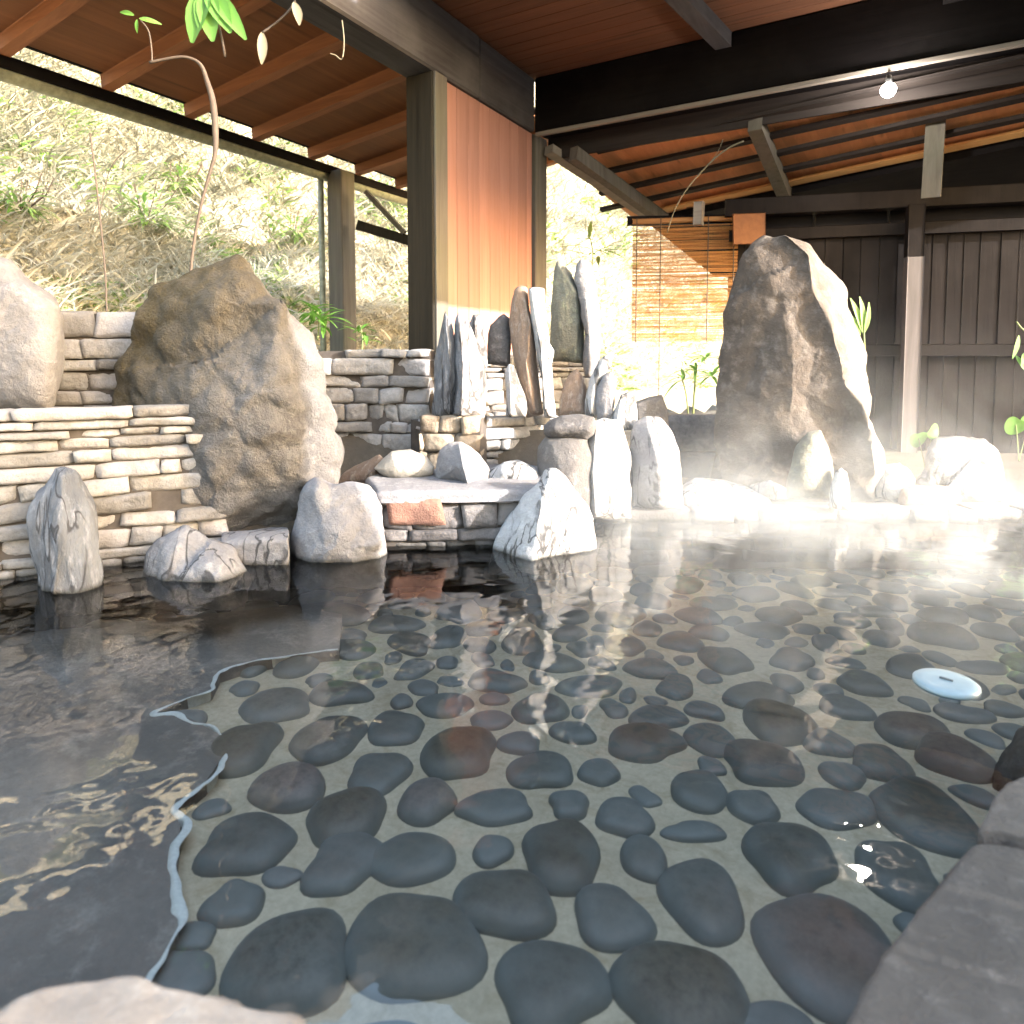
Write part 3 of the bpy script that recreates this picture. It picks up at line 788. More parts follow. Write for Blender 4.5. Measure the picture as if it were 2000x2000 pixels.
def rock(name, label, pts, d, ridge, back, mat, cat='rock', p=1.7, q=1.4, rough=.018, fr=5.0, aniso=(1, 1, 1), seed=0, group=None, NB=140, MR=32, chip=.0, parent=None, smooth=True):
    """A rock with the outline PTS (photo pixels) standing in the vertical plane D metres ahead; RIDGE is a list
    (px, py, T): the front bulges T metres towards the viewer along it; BACK is the depth behind."""
    P = resample(pts, NB)
    k = 2
    P = (np.roll(P, 1, 0) + 2 * P + np.roll(P, -1, 0)) / 4
    rd = np.array(ridge, float)
    cpx = P[:, 0].mean()
    a, f, _ = ray(cpx, 700); vd = C2W(a, f, 0).normalized()
    def segdist(X, A, B):
        ab = B - A; t_ = np.clip(((X - A) @ ab) / max(ab @ ab, 1e-9), 0, 1)
        return np.hypot(*(X - A - t_[:, None] * ab).T), t_
    def depth(X):
        best = np.full(len(X), 1e9); T = np.zeros(len(X))
        if len(rd) == 1:
            best = np.hypot(*(X - rd[0, :2]).T); T[:] = rd[0, 2]
        for i in range(len(rd) - 1):
            dd, t_ = segdist(X, rd[i, :2], rd[i + 1, :2])
            m_ = dd < best; best = np.where(m_, dd, best); T = np.where(m_, rd[i, 2] + t_ * (rd[i + 1, 2] - rd[i, 2]), T)
        db = np.full(len(X), 1e9)
        for i in range(NB):
            dd, _t = segdist(X, P[i], P[(i + 1) % NB]); db = np.minimum(db, dd)
        s_ = best / np.maximum(best + db, 1e-6)
        return T * np.maximum(1 - s_ ** p, 0) ** (1 / q)
    V, Fc = [], []; off = Vector((seed * 13.7, seed * 5.1, seed * 3.3))
    x_, y_ = P[:, 0], P[:, 1]; x2, y2 = np.roll(x_, -1), np.roll(y_, -1); cr_ = x_ * y2 - x2 * y_
    ctr = np.array([((x_ + x2) * cr_).sum(), ((y_ + y2) * cr_).sum()]) / (3 * cr_.sum())
    ts = np.linspace(0, 1, MR) ** .8
    grid = np.concatenate([ctr + (P - ctr) * t_ for t_ in ts])
    D = depth(grid)
    D = D.reshape(MR, NB); D[-1] = 0; D = D.ravel()
    for side in (0, 1):
        for i in range(len(grid)):
            t_ = ts[i // NB]
            dep = D[i] if side == 0 else -back * max(1 - t_ ** 3, 0) ** .5
            V.append(at_d(grid[i, 0], grid[i, 1], d) - vd * dep)
    for side in (0, 1):
        o_ = side * MR * NB
        for j in range(MR - 1):
            for i in range(NB):
                i2 = (i + 1) % NB
                qd = [o_ + j * NB + i, o_ + j * NB + i2, o_ + (j + 1) * NB + i2, o_ + (j + 1) * NB + i]
                Fc.append(qd if side else qd[::-1])
    bm = bmesh.new(); bv = [bm.verts.new(v) for v in V]
    for qd in Fc:
        try: bm.faces.new([bv[i] for i in qd])
        except ValueError: pass
    bmesh.ops.remove_doubles(bm, verts=bm.verts[:], dist=.0025)
    bmesh.ops.recalc_face_normals(bm, faces=bm.faces[:])
    bm.normal_update()
    an = Vector(aniso)
    for v in bm.verts:
        cc = Vector((v.co.x * an.x, v.co.y * an.y, v.co.z * an.z)) * fr + off
        h1 = noise.fractal(cc, .9, 2.1, 5)
        dv = noise.voronoi(cc * .8)[0]
        h2 = (dv[1] - dv[0]) - .35
        v.co += v.normal * (rough * (h1 * .9) + chip * h2)
    me_v = [v.co.copy() for v in bm.verts]; bm.verts.index_update()
    me_f = [[v.index for v in f_.verts] for f_ in bm.faces]; bm.free()
    o = mesh_obj(name, me_v, me_f, M[mat], parent, smooth)
    if parent is None: tag(o, label, cat, group)
    return o

def c4(*pp): return [(x * .36232, 480 + y * .36232) for x, y in pp]
def c5(*pp): return [(600 + x * .36232, 480 + y * .36232) for x, y in pp]
def c6(*pp): return [(1300 + x * .36232, 400 + y * .36232) for x, y in pp]
def r4(*pp): return [(x * .36232, 480 + y * .36232, T) for x, y, T in pp]
def r5(*pp): return [(600 + x * .36232, 480 + y * .36232, T) for x, y, T in pp]
def r6(*pp): return [(1300 + x * .36232, 400 + y * .36232, T) for x, y, T in pp]

rock('boulder', 'smooth round grey boulder on the wall at the far left edge', c4((-420, 300), (-250, 90), (-60, 40), (60, 80), (180, 190), (300, 290), (340, 380), (345, 470), (335, 560), (340, 640), (310, 760), (270, 900), (-380, 920), (-480, 600)), 3.75, r4((0, 420, .35), (120, 600, .35)), .5, 'granite', cat='boulder', p=2.2, q=2, rough=.02, seed=1)
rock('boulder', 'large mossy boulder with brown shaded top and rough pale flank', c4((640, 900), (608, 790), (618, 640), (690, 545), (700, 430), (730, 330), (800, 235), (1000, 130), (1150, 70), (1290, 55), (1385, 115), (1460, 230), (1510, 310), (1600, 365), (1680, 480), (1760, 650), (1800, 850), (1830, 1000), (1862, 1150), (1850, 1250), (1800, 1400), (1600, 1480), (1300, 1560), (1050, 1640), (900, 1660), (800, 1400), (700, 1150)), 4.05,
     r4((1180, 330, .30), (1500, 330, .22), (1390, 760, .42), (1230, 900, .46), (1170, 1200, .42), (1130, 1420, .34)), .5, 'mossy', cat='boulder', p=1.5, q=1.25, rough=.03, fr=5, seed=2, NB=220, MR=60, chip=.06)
rock('slate_rock', 'upright grey slate rock standing in the water at far left', c4((285, 1185), (365, 1178), (430, 1230), (470, 1330), (505, 1420), (532, 1560), (560, 1700), (572, 1790), (560, 1990), (250, 2000), (225, 1870), (205, 1760), (150, 1650), (138, 1450), (190, 1330), (250, 1255)), 3.2, r4((330, 1250, .10), (320, 1500, .17), (290, 1800, .20)), .22, 'slate', p=1.3, q=1.1, rough=.02, fr=6, aniso=(1.5, 1.5, .5), seed=3, chip=.03)
rock('waterside_rock', 'low pale grey rock with dark veins at the waterline next to the slate rock', c4((740, 1960), (755, 1760), (785, 1650), (855, 1575), (1000, 1520), (1100, 1560), (1200, 1620), (1280, 1660), (1330, 1740), (1345, 1800), (1330, 1960)), 3.42, r4((950, 1600, .12), (900, 1780, .2), (1150, 1760, .2)), .3, 'pale_rock', p=1.5, q=1.3, rough=.02, fr=6, seed=4, chip=.025)
rock('edge_block', 'flat tan topped block between two waterside rocks', c4((1190, 1570), (1300, 1555), (1450, 1545), (1562, 1530), (1566, 1740), (1560, 1900), (1210, 1900), (1200, 1740)), 3.62, r4((1240, 1620, .12), (1530, 1620, .12)), .3, 'brown_slab' if False else 'pale_rock', p=6, q=3, rough=.012, seed=5)
rock('waterside_rock', 'grey two lobed rock at the water below the mossy boulder', [(562, 1150), (566, 1080), (569, 1023), (580, 985), (594, 951), (608, 935), (623, 929), (650, 945), (672, 937), (698, 941), (720, 953), (745, 987), (752, 1023), (757, 1092), (757, 1150)], 3.72, [(618, 960, .12), (640, 1060, .2), (730, 1050, .14)], .3, 'granite', p=1.6, q=1.4, rough=.022, fr=6, seed=6, chip=.02)
rock('waterside_rock', 'pointed white rock with black streaks at the centre of the far waterline', [(955, 1120), (962, 1074), (968, 1050), (991, 1009), (1027, 965), (1053, 940), (1067, 920), (1085, 917), (1110, 933), (1140, 976), (1158, 1009), (1164, 1045), (1166, 1120)], 3.82, [(1070, 935, .07), (1052, 1000, .2), (1040, 1080, .24)], .28, 'white_rock', p=1.25, q=1.1, rough=.018, fr=6, seed=7, chip=.02)
rock('cobble', 'rounded pale cobble lying on the ledge before the stacked wall', c5((355, 1200), (400, 1150), (450, 1110), (560, 1100), (640, 1130), (690, 1190), (680, 1235), (600, 1262), (480, 1262), (400, 1235)), 4.35, r5((480, 1180, .1), (580, 1180, .1)), .14, 'pebble_pale', p=2, q=2, rough=.008, seed=8)
rock('ledge_slab', 'flat dark brown slab half under the mossy boulder on the ledge', c5((150, 1280), (190, 1230), (300, 1170), (390, 1125), (420, 1150), (370, 1200), (440, 1280), (300, 1300)), 4.5, r5((260, 1230, .1), (380, 1200, .1)), .2, 'brown_slab', p=2, q=2, rough=.012, seed=9)
rock('ledge_rock', 'half dark half white rock on the ledge beside the pale cobble', c5((690, 1270), (695, 1180), (715, 1110), (765, 1065), (830, 1058), (880, 1085), (930, 1130), (985, 1200), (985, 1265), (900, 1290)), 4.28, r5((820, 1070, .08), (838, 1160, .2), (870, 1270, .24)), .2, 'granite', p=1.15, q=1.05, rough=.01, seed=10)
rock('ledge_rock', 'low white rock at the end of the ledge behind the pointed white rock', c5((960, 1260), (975, 1215), (1060, 1170), (1150, 1165), (1230, 1200), (1260, 1250), (1240, 1300), (1000, 1300)), 4.35, r5((1060, 1210, .15), (1190, 1220, .15)), .2, 'white_rock', p=2, q=1.6, rough=.015, seed=31)
# ledge cap of the pool edge
def slab(name, label, pts, ztop, zbot, mat, cat='stone', bev=.025, rough=.008, inset=.0, parent=None, tilt=(0, 0)):
    P = resample(pts, 120); W = np.array([[*at_z(x, y, ztop)[:2]] for x, y in P]) if len(pts[0]) == 2 and max(abs(a) for p_ in pts for a in p_) > 30 else np.array([[*C2W(a, b_)[:2]] for a, b_ in resample(pts, 120)])
    W = (np.roll(W, 1, 0) + 2 * W + np.roll(W, -1, 0)) / 4
    c = W.mean(0); V, Fc = [], []; n = len(W)
    rings = [(i / 14, 0) for i in range(15)]
    prof = [(t_, ztop) for t_ in np.linspace(0, .96, 22)] + [(.985, ztop - bev * .25), (1.0, ztop - bev), (1.0, (ztop + zbot) / 2), (.99, zbot)]
    dist = np.hypot(*(W - c).T)
    for (t_, z_) in prof:
        for i in range(n):
            p_ = c + (W[i] - c) * t_
            v_ = Vector((p_[0], p_[1], z_))
            h1 = noise.fractal(v_ * 3, .9, 2.1, 4)
            if z_ > zbot + .001: v_.z += rough * h1 + tilt[0] * (p_[0] - c[0]) + tilt[1] * (p_[1] - c[1])
            if t_ > .97:
                o_ = (W[i] - c) / dist[i]; h2 = noise.fractal(v_ * 6, .9, 2.1, 4) * rough * 1.6
                v_.x += o_[0] * h2; v_.y += o_[1] * h2
            V.append(v_)
    for j in range(len(prof) - 1):
        for i in range(n): Fc.append([j * n + i, (j + 1) * n + i, (j + 1) * n + (i + 1) % n, j * n + (i + 1) % n])
    Fc.append([(len(prof) - 1) * n + i for i in range(n)])
    o = mesh_obj(name, V, Fc, M[mat], parent, True)
    if parent is None: tag(o, label, cat)
    return o
slab('ledge_cap', '', [(-.78, 3.80), (-.3, 3.82), (.16, 3.88), (.25, 4.3), (.2, 4.8), (-.7, 5.0), (-.95, 4.3)], .335, .27, 'granite', parent=rt)

# standing slates on the low wall
SG = 'standing slates on the wall'
rock('standing_slate', 'dark jagged standing slate at the left end of the slate row', c5((672, 910), (676, 770), (700, 600), (718, 440), (742, 340), (760, 370), (785, 420), (800, 560), (810, 760), (790, 930), (700, 935)), 4.72, r5((745, 420, .07), (770, 650, .12), (770, 880, .12)), .12, 'slate', rough=.018, fr=7, aniso=(1.6, 1.6, .4), seed=11, p=1.4, q=1.2, chip=.03, group=SG)
rock('standing_slate', 'tall jagged slate with bright white flank beside the dark slate', c5((775, 925), (795, 700), (790, 520), (800, 400), (822, 360), (840, 420), (862, 395), (885, 450), (925, 560), (955, 640), (965, 780), (955, 930)), 4.7, r5((822, 420, .08), (840, 640, .16), (830, 900, .18)), .15, 'pale_rock', rough=.015, fr=7, aniso=(1.5, 1.5, .5), seed=12, p=1.25, q=1.1, chip=.02, group=SG)
rock('standing_slate', 'narrow pale slate tip behind the bright white flanked slate', c5((868, 640), (872, 420), (895, 372), (930, 368), (955, 420), (970, 520), (968, 660)), 4.95, r5((905, 420, .06), (910, 620, .08)), .08, 'pale_rock', rough=.012, seed=13, p=1.3, q=1.1, group=SG)
rock('standing_slate', 'short black peaked slate against the orange panel', c5((965, 640), (972, 480), (985, 425), (1030, 385), (1060, 368), (1095, 395), (1100, 520), (1095, 650)), 5.05, r5((1050, 420, .05), (1070, 620, .07)), .1, 'dark_rock', rough=.01, seed=14, p=2, q=1.6, group=SG)
rock('standing_slate', 'brown slate slab with reddish top before the orange panel', c5((1100, 300), (1118, 235), (1150, 214), (1180, 222), (1195, 330), (1215, 420), (1230, 540), (1255, 760), (1275, 915), (1180, 925), (1150, 780), (1110, 600), (1092, 420)), 4.95, r5((1160, 260, .05), (1200, 420, .11), (1180, 640, .12), (1225, 880, .12)), .1, 'brown_slab', rough=.014, aniso=(1.5, 1.5, .5), fr=6, seed=15, p=1.35, q=1.15, group=SG)
rock('standing_slate', 'tall narrow flat topped white slate at the panel edge', c5((1188, 228), (1230, 222), (1282, 226), (1290, 340), (1305, 520), (1335, 565), (1320, 640), (1335, 780), (1345, 930), (1275, 930), (1262, 700), (1235, 560), (1205, 380)), 4.88, r5((1215, 270, .05), (1262, 560, .09), (1285, 880, .1)), .1, 'white_rock', rough=.012, seed=16, p=1.6, q=1.3, group=SG)
rock('standing_slate', 'small bottle shaped white slate in front of the brown slab', c5((1070, 920), (1072, 800), (1066, 690), (1085, 640), (1110, 645), (1140, 735), (1180, 815), (1190, 880), (1180, 925)), 4.78, r5((1090, 680, .05), (1098, 800, .09), (1100, 900, .1)), .09, 'white_rock', rough=.01, seed=17, p=1.4, q=1.2, group=SG)
rock('standing_slate', 'tall pointed olive slate with a lit right edge right of the timber panel', c5((1312, 620), (1312, 420), (1318, 230), (1330, 120), (1352, 78), (1385, 100), (1425, 150), (1470, 240), (1490, 400), (1495, 640)), 5.35, r5((1362, 120, .05), (1440, 260, .12), (1450, 460, .13), (1440, 620, .12)), .14, 'green_rock', rough=.016, aniso=(1.5, 1.5, .5), seed=18, p=1.4, q=1.2, group=SG)
rock('standing_slate', 'tallest grey slate with a hooked tip at the right of the row', c5((1490, 700), (1495, 480), (1470, 320), (1432, 175), (1450, 100), (1475, 68), (1525, 90), (1550, 180), (1572, 320), (1580, 520), (1575, 640), (1530, 720)), 5.25, r5((1490, 130, .05), (1512, 350, .1), (1530, 620, .1)), .12, 'granite', rough=.014, seed=19, p=2, q=1.6, group=SG)
rock('standing_slate', 'stout brown rusty slate behind the dark flat capstone', c5((1350, 920), (1362, 830), (1378, 755), (1415, 690), (1455, 660), (1480, 690), (1500, 760), (1510, 860), (1505, 930)), 4.95, r5((1455, 720, .06), (1470, 880, .1)), .12, 'brown_slab', rough=.016, seed=20, p=1.6, q=1.3, group=SG)
rock('standing_slate', 'white leaning slate shard left of the curved grey stone', c5((1495, 930), (1505, 830), (1530, 705), (1570, 620), (1610, 590), (1645, 575), (1640, 650), (1605, 710), (1570, 770), (1560, 930)), 4.85, r5((1600, 630, .04), (1545, 760, .07), (1530, 900, .08)), .08, 'white_rock', rough=.012, seed=21, p=1.5, q=1.2, group=SG)
rock('standing_slate', 'curved grey stone with rounded top beside the white leaning shard', c5((1560, 950), (1548, 850), (1562, 770), (1600, 700), (1640, 680), (1665, 740), (1662, 850), (1640, 950)), 4.8, r5((1630, 730, .05), (1640, 900, .1)), .1, 'granite', rough=.01, seed=22, p=1.8, q=1.5, group=SG)
rock('standing_slate', 'blunt white stone above the blazing white slab right of the curved grey stone', c5((1625, 990), (1640, 900), (1665, 860), (1690, 800), (1730, 785), (1765, 805), (1780, 900), (1780, 1000)), 4.75, r5((1690, 830, .05), (1670, 960, .12)), .1, 'white_rock', rough=.01, seed=23, p=1.5, q=1.2, group=SG)
rock('waterside_rock', 'dark rounded stone under the flat capstone behind the pointed white rock', c5((1245, 1250), (1248, 1150), (1250, 1080), (1285, 1025), (1400, 1000), (1500, 1010), (1535, 1120), (1545, 1400), (1530, 1470), (1300, 1470), (1250, 1400)), 4.42, r5((1400, 1080, .2), (1400, 1300, .24)), .22, 'dark_rock', rough=.014, seed=24, p=2.2, q=1.9)
rock('waterside_rock', 'tall blazing white slab between the dark rounded stone and the arched grey rock', c5((1505, 1470), (1510, 1240), (1500, 1050), (1540, 945), (1600, 925), (1690, 945), (1725, 1040), (1745, 1180), (1750, 1300), (1748, 1470)), 4.5, r5((1560, 980, .12), (1545, 1200, .22), (1560, 1400, .24)), .25, 'white_rock', rough=.016, seed=44, p=1.4, q=1.2, chip=.01)
rock('capstone', 'dark flat capstone lying on the dark rounded stone', c5((1275, 1010), (1275, 970), (1310, 935), (1380, 912), (1480, 910), (1545, 925), (1562, 960), (1540, 1010), (1500, 1040), (1390, 1030), (1310, 1030)), 4.42, r5((1340, 965, .2), (1500, 975, .2)), .2, 'dark_rock', rough=.014, seed=25, p=2, q=1.8)
rock('waterside_rock', 'arched grey rock with a white right rim beside the blazing white slab', [(1222, 1000), (1223, 965), (1226, 900), (1232, 850), (1240, 825), (1262, 813), (1290, 815), (1310, 842), (1325, 880), (1333, 940), (1338, 1000)], 4.62, [(1268, 835, .1), (1284, 890, .2), (1288, 970, .22)], .22, 'pale_rock', rough=.014, seed=26, p=1.3, q=1.1)
rock('dark_block', 'square dark stone block tilted behind the arched grey rock', [(1240, 785), (1268, 775), (1293, 771), (1304, 800), (1308, 850), (1245, 850)], 5.3, [(1256, 805, .1), (1290, 800, .1)], .15, 'dark_rock', p=6, q=3, rough=.006, seed=27)
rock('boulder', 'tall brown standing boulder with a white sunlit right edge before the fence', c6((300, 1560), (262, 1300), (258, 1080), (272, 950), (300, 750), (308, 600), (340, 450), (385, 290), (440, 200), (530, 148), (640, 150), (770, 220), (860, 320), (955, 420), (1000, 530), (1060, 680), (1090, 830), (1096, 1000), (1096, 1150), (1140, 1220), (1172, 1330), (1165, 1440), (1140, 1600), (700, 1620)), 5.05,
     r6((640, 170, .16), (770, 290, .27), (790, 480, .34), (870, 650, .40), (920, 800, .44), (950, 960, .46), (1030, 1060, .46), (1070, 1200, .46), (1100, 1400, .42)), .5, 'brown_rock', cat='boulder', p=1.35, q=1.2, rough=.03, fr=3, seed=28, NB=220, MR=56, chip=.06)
rock('mossy_stone', 'rounded mossy grey stone leaning on the foot of the tall brown boulder', c6((650, 1580), (665, 1420), (700, 1300), (770, 1225), (835, 1215), (880, 1310), (905, 1430), (900, 1590)), 4.58, r6((800, 1290, .1), (790, 1480, .14)), .15, 'green_rock', p=1.9, q=1.7, rough=.015, seed=29, cat='rock')
rock('pointed_stone', 'little upright white pointed stone at the water before the tall brown boulder', c6((878, 1640), (890, 1520), (915, 1440), (945, 1415), (980, 1440), (992, 1540), (995, 1650)), 4.45, r6((935, 1460, .04), (925, 1580, .08)), .08, 'white_rock', p=1.4, q=1.2, rough=.008, seed=30)
rock('flat_topped_rock', 'broad flat topped grey rock in the steam at the right', c6((1330, 1600), (1350, 1480), (1398, 1420), (1405, 1300), (1450, 1258), (1560, 1248), (1720, 1262), (1785, 1325), (1825, 1440), (1850, 1560), (1850, 1620)), 5.2, r6((1500, 1320, .16), (1680, 1320, .16), (1700, 1500, .22)), .4, 'pale_rock', p=3, q=2, rough=.018, seed=32)
rock('ledge_rock', 'lumpy white rock between the tall boulder and the flat topped rock', c6((1110, 1600), (1120, 1450), (1180, 1400), (1260, 1385), (1310, 1430), (1345, 1480), (1330, 1600)), 5.0, r6((1220, 1440, .1), (1250, 1540, .14)), .2, 'white_rock', p=1.7, q=1.4, rough=.02, seed=33, chip=.02)
rock('ledge_slab', 'flat pinkish slab on the far ledge below the flat topped rock', c6((1250, 1600), (1275, 1530), (1330, 1515), (1450, 1520), (1590, 1545), (1600, 1600), (1500, 1640), (1280, 1640)), 4.72, r6((1330, 1560, .12), (1520, 1570, .12)), .25, 'brown_slab', p=3, q=2, rough=.01, seed=34)
rock('ledge_slab', 'long white flat slab on the far ledge left of the tall boulder', c6((60, 1660), (80, 1530), (150, 1490), (300, 1500), (430, 1530), (560, 1590), (600, 1660)), 4.75, r6((180, 1560, .15), (400, 1590, .15)), .4, 'white_rock', p=2.4, q=2, rough=.012, seed=35)
rock('ledge_rock', 'small pale rock on the ledge at the left foot of the tall boulder', c6((430, 1580), (455, 1515), (560, 1490), (650, 1530), (665, 1590)), 4.9, r6((540, 1540, .1),), .15, 'pale_rock', p=2, q=1.7, rough=.014, seed=36)
dry_wall('low_wall', 'plain low dark wall behind the arched rock left of the tall boulder', C2W(1.25, 5.75), C2W(2.6, 5.5), .0, .62, 'walldark', seed=40, hmin=.28, hmax=.34, lmin=.5, lmax=.9)

# deck stones in front
slab('deck_slab', 'large dark stone deck slab in the lower right corner', [(2060, 1672), (1960, 1645), (1905, 1640), (1849, 1688), (1800, 1740), (1766, 1790), (1715, 1880), (1647, 2000), (1590, 2150), (2500, 2150), (2500, 1750)], .085, -.3, 'deck', cat='slab', rough=.012)
slab('deck_slab', 'smaller dark deck slab at the right edge above the large one', [(1906, 1622), (1930, 1570), (1945, 1545), (2010, 1500), (2150, 1440), (2300, 1500), (2300, 1700), (2060, 1655), (1960, 1632)], .09, -.3, 'deck', cat='slab', rough=.012)
rock('deck_edge_rock', 'rough dark rock rising from the water at the right edge', [(1925, 1610), (1935, 1545), (1947, 1495), (1975, 1455), (2010, 1425), (2090, 1400), (2150, 1500), (2100, 1620)], 2.25, [(1980, 1520, .08), (2060, 1480, .12)], .2, 'wetdark', p=1.8, q=1.5, rough=.02, seed=41, fr=8, chip=.02)
slab('near_rock', 'pale pinkish rock in the lower left corner at the pool edge', [(-60, 2010), (0, 1962), (30, 1938), (70, 1915), (125, 1903), (200, 1897), (262, 1902), (330, 1920), (460, 1946), (560, 1975), (640, 2020), (640, 2200), (-100, 2200)], .16, -.3, 'nearrock', cat='rock', rough=.025, bev=.05)

# ------------------------------------------------------------------ floating disc
dc = at_z(1848, 1331, .012)
disc = empty('floating_disc', Vector((dc.x, dc.y, 0)), 'pale blue white round disc with a small dark mark on the water', 'disc')
vs = []; fs = []; nn = 40
for (r_, z_) in ((0, .016), (.06, .017), (.09, .014), (.098, .008), (.098, -.004), (.09, -.01)):
    for k in range(nn):
        q = 2 * math.pi * k / nn; vs.append(dc + Vector((r_ * math.cos(q), r_ * math.sin(q), z_ - .01)))
for j in range(5):
    for k in range(nn): fs.append([j * nn + k, (j + 1) * nn + k, (j + 1) * nn + (k + 1) % nn, j * nn + (k + 1) % nn])
mesh_obj('plate', vs, fs, M['disc'], disc, True)
b_ = MB(); b_.bar(dc + C2W(-.014, .012, .010), dc + C2W(.014, -.012, .0085), .008, .003); b_.build('mark', M['mark'], disc)

# ------------------------------------------------------------------ plants
def leaf_blade(mb, base, dirv, up, L, W, bend=.3, n=6, fold=.12):
    dirv = Vector(dirv).normalized(); up = Vector(up); side = dirv.cross(up).normalized(); up = side.cross(dirv)
    vs, fs = [], []
    for i in range(n + 1):
        t_ = i / n; wd = W * (math.sin(math.pi * min(1, t_ * .92 + .04)) ** .8) * (1 - .25 * t_)
        c = Vector(base) + dirv * (L * t_) - up * (bend * L * t_ * t_)
        vs += [c - side * wd / 2 + up * fold * wd, c, c + side * wd / 2 + up * fold * wd]
    for i in range(n):
        for k in range(2): fs.append([i * 3 + k, i * 3 + k + 1, (i + 1) * 3 + k + 1, (i + 1) * 3 + k])
    mb.add(vs, fs)

# tall dry climbing stem left of centre
vd_ = 4.6
def vp(pts, d): return [at_d(x, y, d) for x, y in pts]
vine = empty('dry_vine', at_d(372, 520, vd_), 'tall dry brown vine arching up behind the mossy boulder to the eave', 'vine')
b_ = MB(); p_ = spline(vp([(370, 560), (378, 480), (393, 400), (412, 330), (420, 300), (421, 260), (416, 200), (405, 160), (393, 128), (372, 114), (345, 112), (292, 122)], vd_), 6)
L_n = len(p_); b_.tube(p_, [.006 + .012 * math.exp(-((i / L_n - .5) / .16) ** 2) + .004 for i in range(L_n)], 8); b_.build('stem', M['stem'], vine, True)
b_ = MB(); b_.tube(spline(vp([(297, 121), (296, 95), (290, 60), (275, 40)], vd_), 5), .005, 6); b_.build('stem', M['stem'], vine, True)
b_ = MB()
for (x, y, dx, dy, L, W) in ((262, 30, -1, -.4, .12, .04), (272, 36, 1, .1, .13, .04), (268, 38, -.2, 1, .08, .03)):
    leaf_blade(b_, at_d(x, y, vd_), C2W(dx, 0, -dy), C2W(0, -1, .2), L, W)
b_.build('leaf', M['leaf'], vine)
twig = empty('dry_weed', at_d(205, 640, 4.9), 'thin upright dry weed stem above the small grey wall', 'weed')
b_ = MB(); b_.tube(spline(vp([(209, 640), (206, 540), (196, 430), (185, 330), (176, 260)], 4.9), 5), .006, 6); b_.build('stem', M['stem'], twig, True)
b_ = MB(); b_.tube(spline(vp([(194, 420), (215, 330), (250, 290)], 4.9), 4), .0035, 5); b_.build('side_twig', M['stem'], twig, True)

# fresh lobed leaf hanging at the top
hd = 2.6
lf = empty('hanging_leaf', at_d(422, -40, hd), 'bright green lobed leaf hanging from the top of the view', 'leaf')
b_ = MB()
base = at_d(408, -25, hd)
for (x, y, W) in ((368, 74, .085), (410, 72, .08), (446, 55, .07), (476, 66, .06), (385, 50, .06)):
    tip = at_d(x, y, hd - .05); d_ = tip - base
    leaf_blade(b_, base, d_, C2W(0, -1, .15) + C2W((x - 415) / 300, 0, 0), d_.length, W * 1.25, bend=.12, fold=.2)
b_.build('blade', M['leaf'], lf, True)
b_ = MB(); b_.tube(spline([at_d(398, -60, hd), at_d(405, -28, hd), at_d(430, 60, hd), at_d(440, 112, hd)], 5), .004, 6); b_.build('stalk', M['stem'], lf, True)
dl = empty('dry_tendril', at_d(575, -30, 2.8), 'dry twig with two curled pale leaves hanging near the grey beam', 'twig')
b_ = MB(); b_.tube(spline(vp([(585, -30), (572, 10), (545, 40), (512, 64)], 2.8), 5), .004, 6); b_.build('twig', M['stem'], dl, True)
for (x0, y0, x1, y1) in ((512, 64, 508, 134), (575, 5, 582, 58)):
    b_ = MB(); A_, B_ = at_d(x0, y0, 2.8), at_d(x1, y1, 2.75); leaf_blade(b_, A_, B_ - A_, C2W(.6, -1, 0), (B_ - A_).length, .045, bend=-.15, fold=.4); b_.build('dry_leaf', M['dryleaf'], dl, True)
hv = empty('hanging_tendril', at_d(672, 40, 4.8), 'thin pale curled tendril hanging under the grey side beam', 'tendril')
b_ = MB(); b_.tube(spline(vp([(668, 40), (672, 80), (668, 115), (655, 108), (645, 105)], 4.8), 5), .005, 6); b_.build('stem', M['dryleaf'], hv, True)

br = empty('bare_twig', at_d(1320, 420, 6.2), 'thin bare twig hanging in front of the sloping orange roof boards', 'twig')
b_ = MB(); b_.tube(spline(vp([(1303, 455), (1318, 410), (1345, 365), (1390, 315), (1425, 288), (1452, 276)], 6.2), 5), [.004 + .0002 * i for i in range(26)], 6); b_.build('stem', M['dryleaf'], br, True)
b_ = MB(); b_.tube(spline(vp([(1375, 332), (1400, 300), (1412, 272)], 6.2), 4), .003, 5); b_.build('side_twig', M['dryleaf'], br, True)
# small palm-like green plant behind the low wall
pl = empty('garden_plant', at_d(1350, 800, 6.4), 'small bright green plant with drooping leaves in the sun under the reed blind', 'plant')
b_ = MB(); b_.tube(spline(vp([(1352, 830), (1356, 770), (1360, 725)], 6.4), 4), .012, 7); b_.build('stem', M['stemgreen'], pl, True)
b_ = MB(); b_.tube(spline(vp([(1346, 830), (1340, 770), (1332, 740)], 6.4), 4), .009, 7); b_.build('stem', M['stemgreen'], pl, True)
b_ = MB(); rg = random.Random(3)
for (cx_, cy_) in ((1360, 725), (1336, 742), (1378, 700), (1390, 735)):
    for k in range(11):
        a_ = rg.uniform(0, 6.28)
        leaf_blade(b_, at_d(cx_, cy_, 6.4 + rg.uniform(-.1, .1)), C2W(math.cos(a_), math.sin(a_) * .7, rg.uniform(-.1, .6)), (0, 0, 1), rg.uniform(.14, .3), rg.uniform(.03, .05), bend=rg.uniform(.2, .6))
b_.build('leaves', M['leaf'], pl)

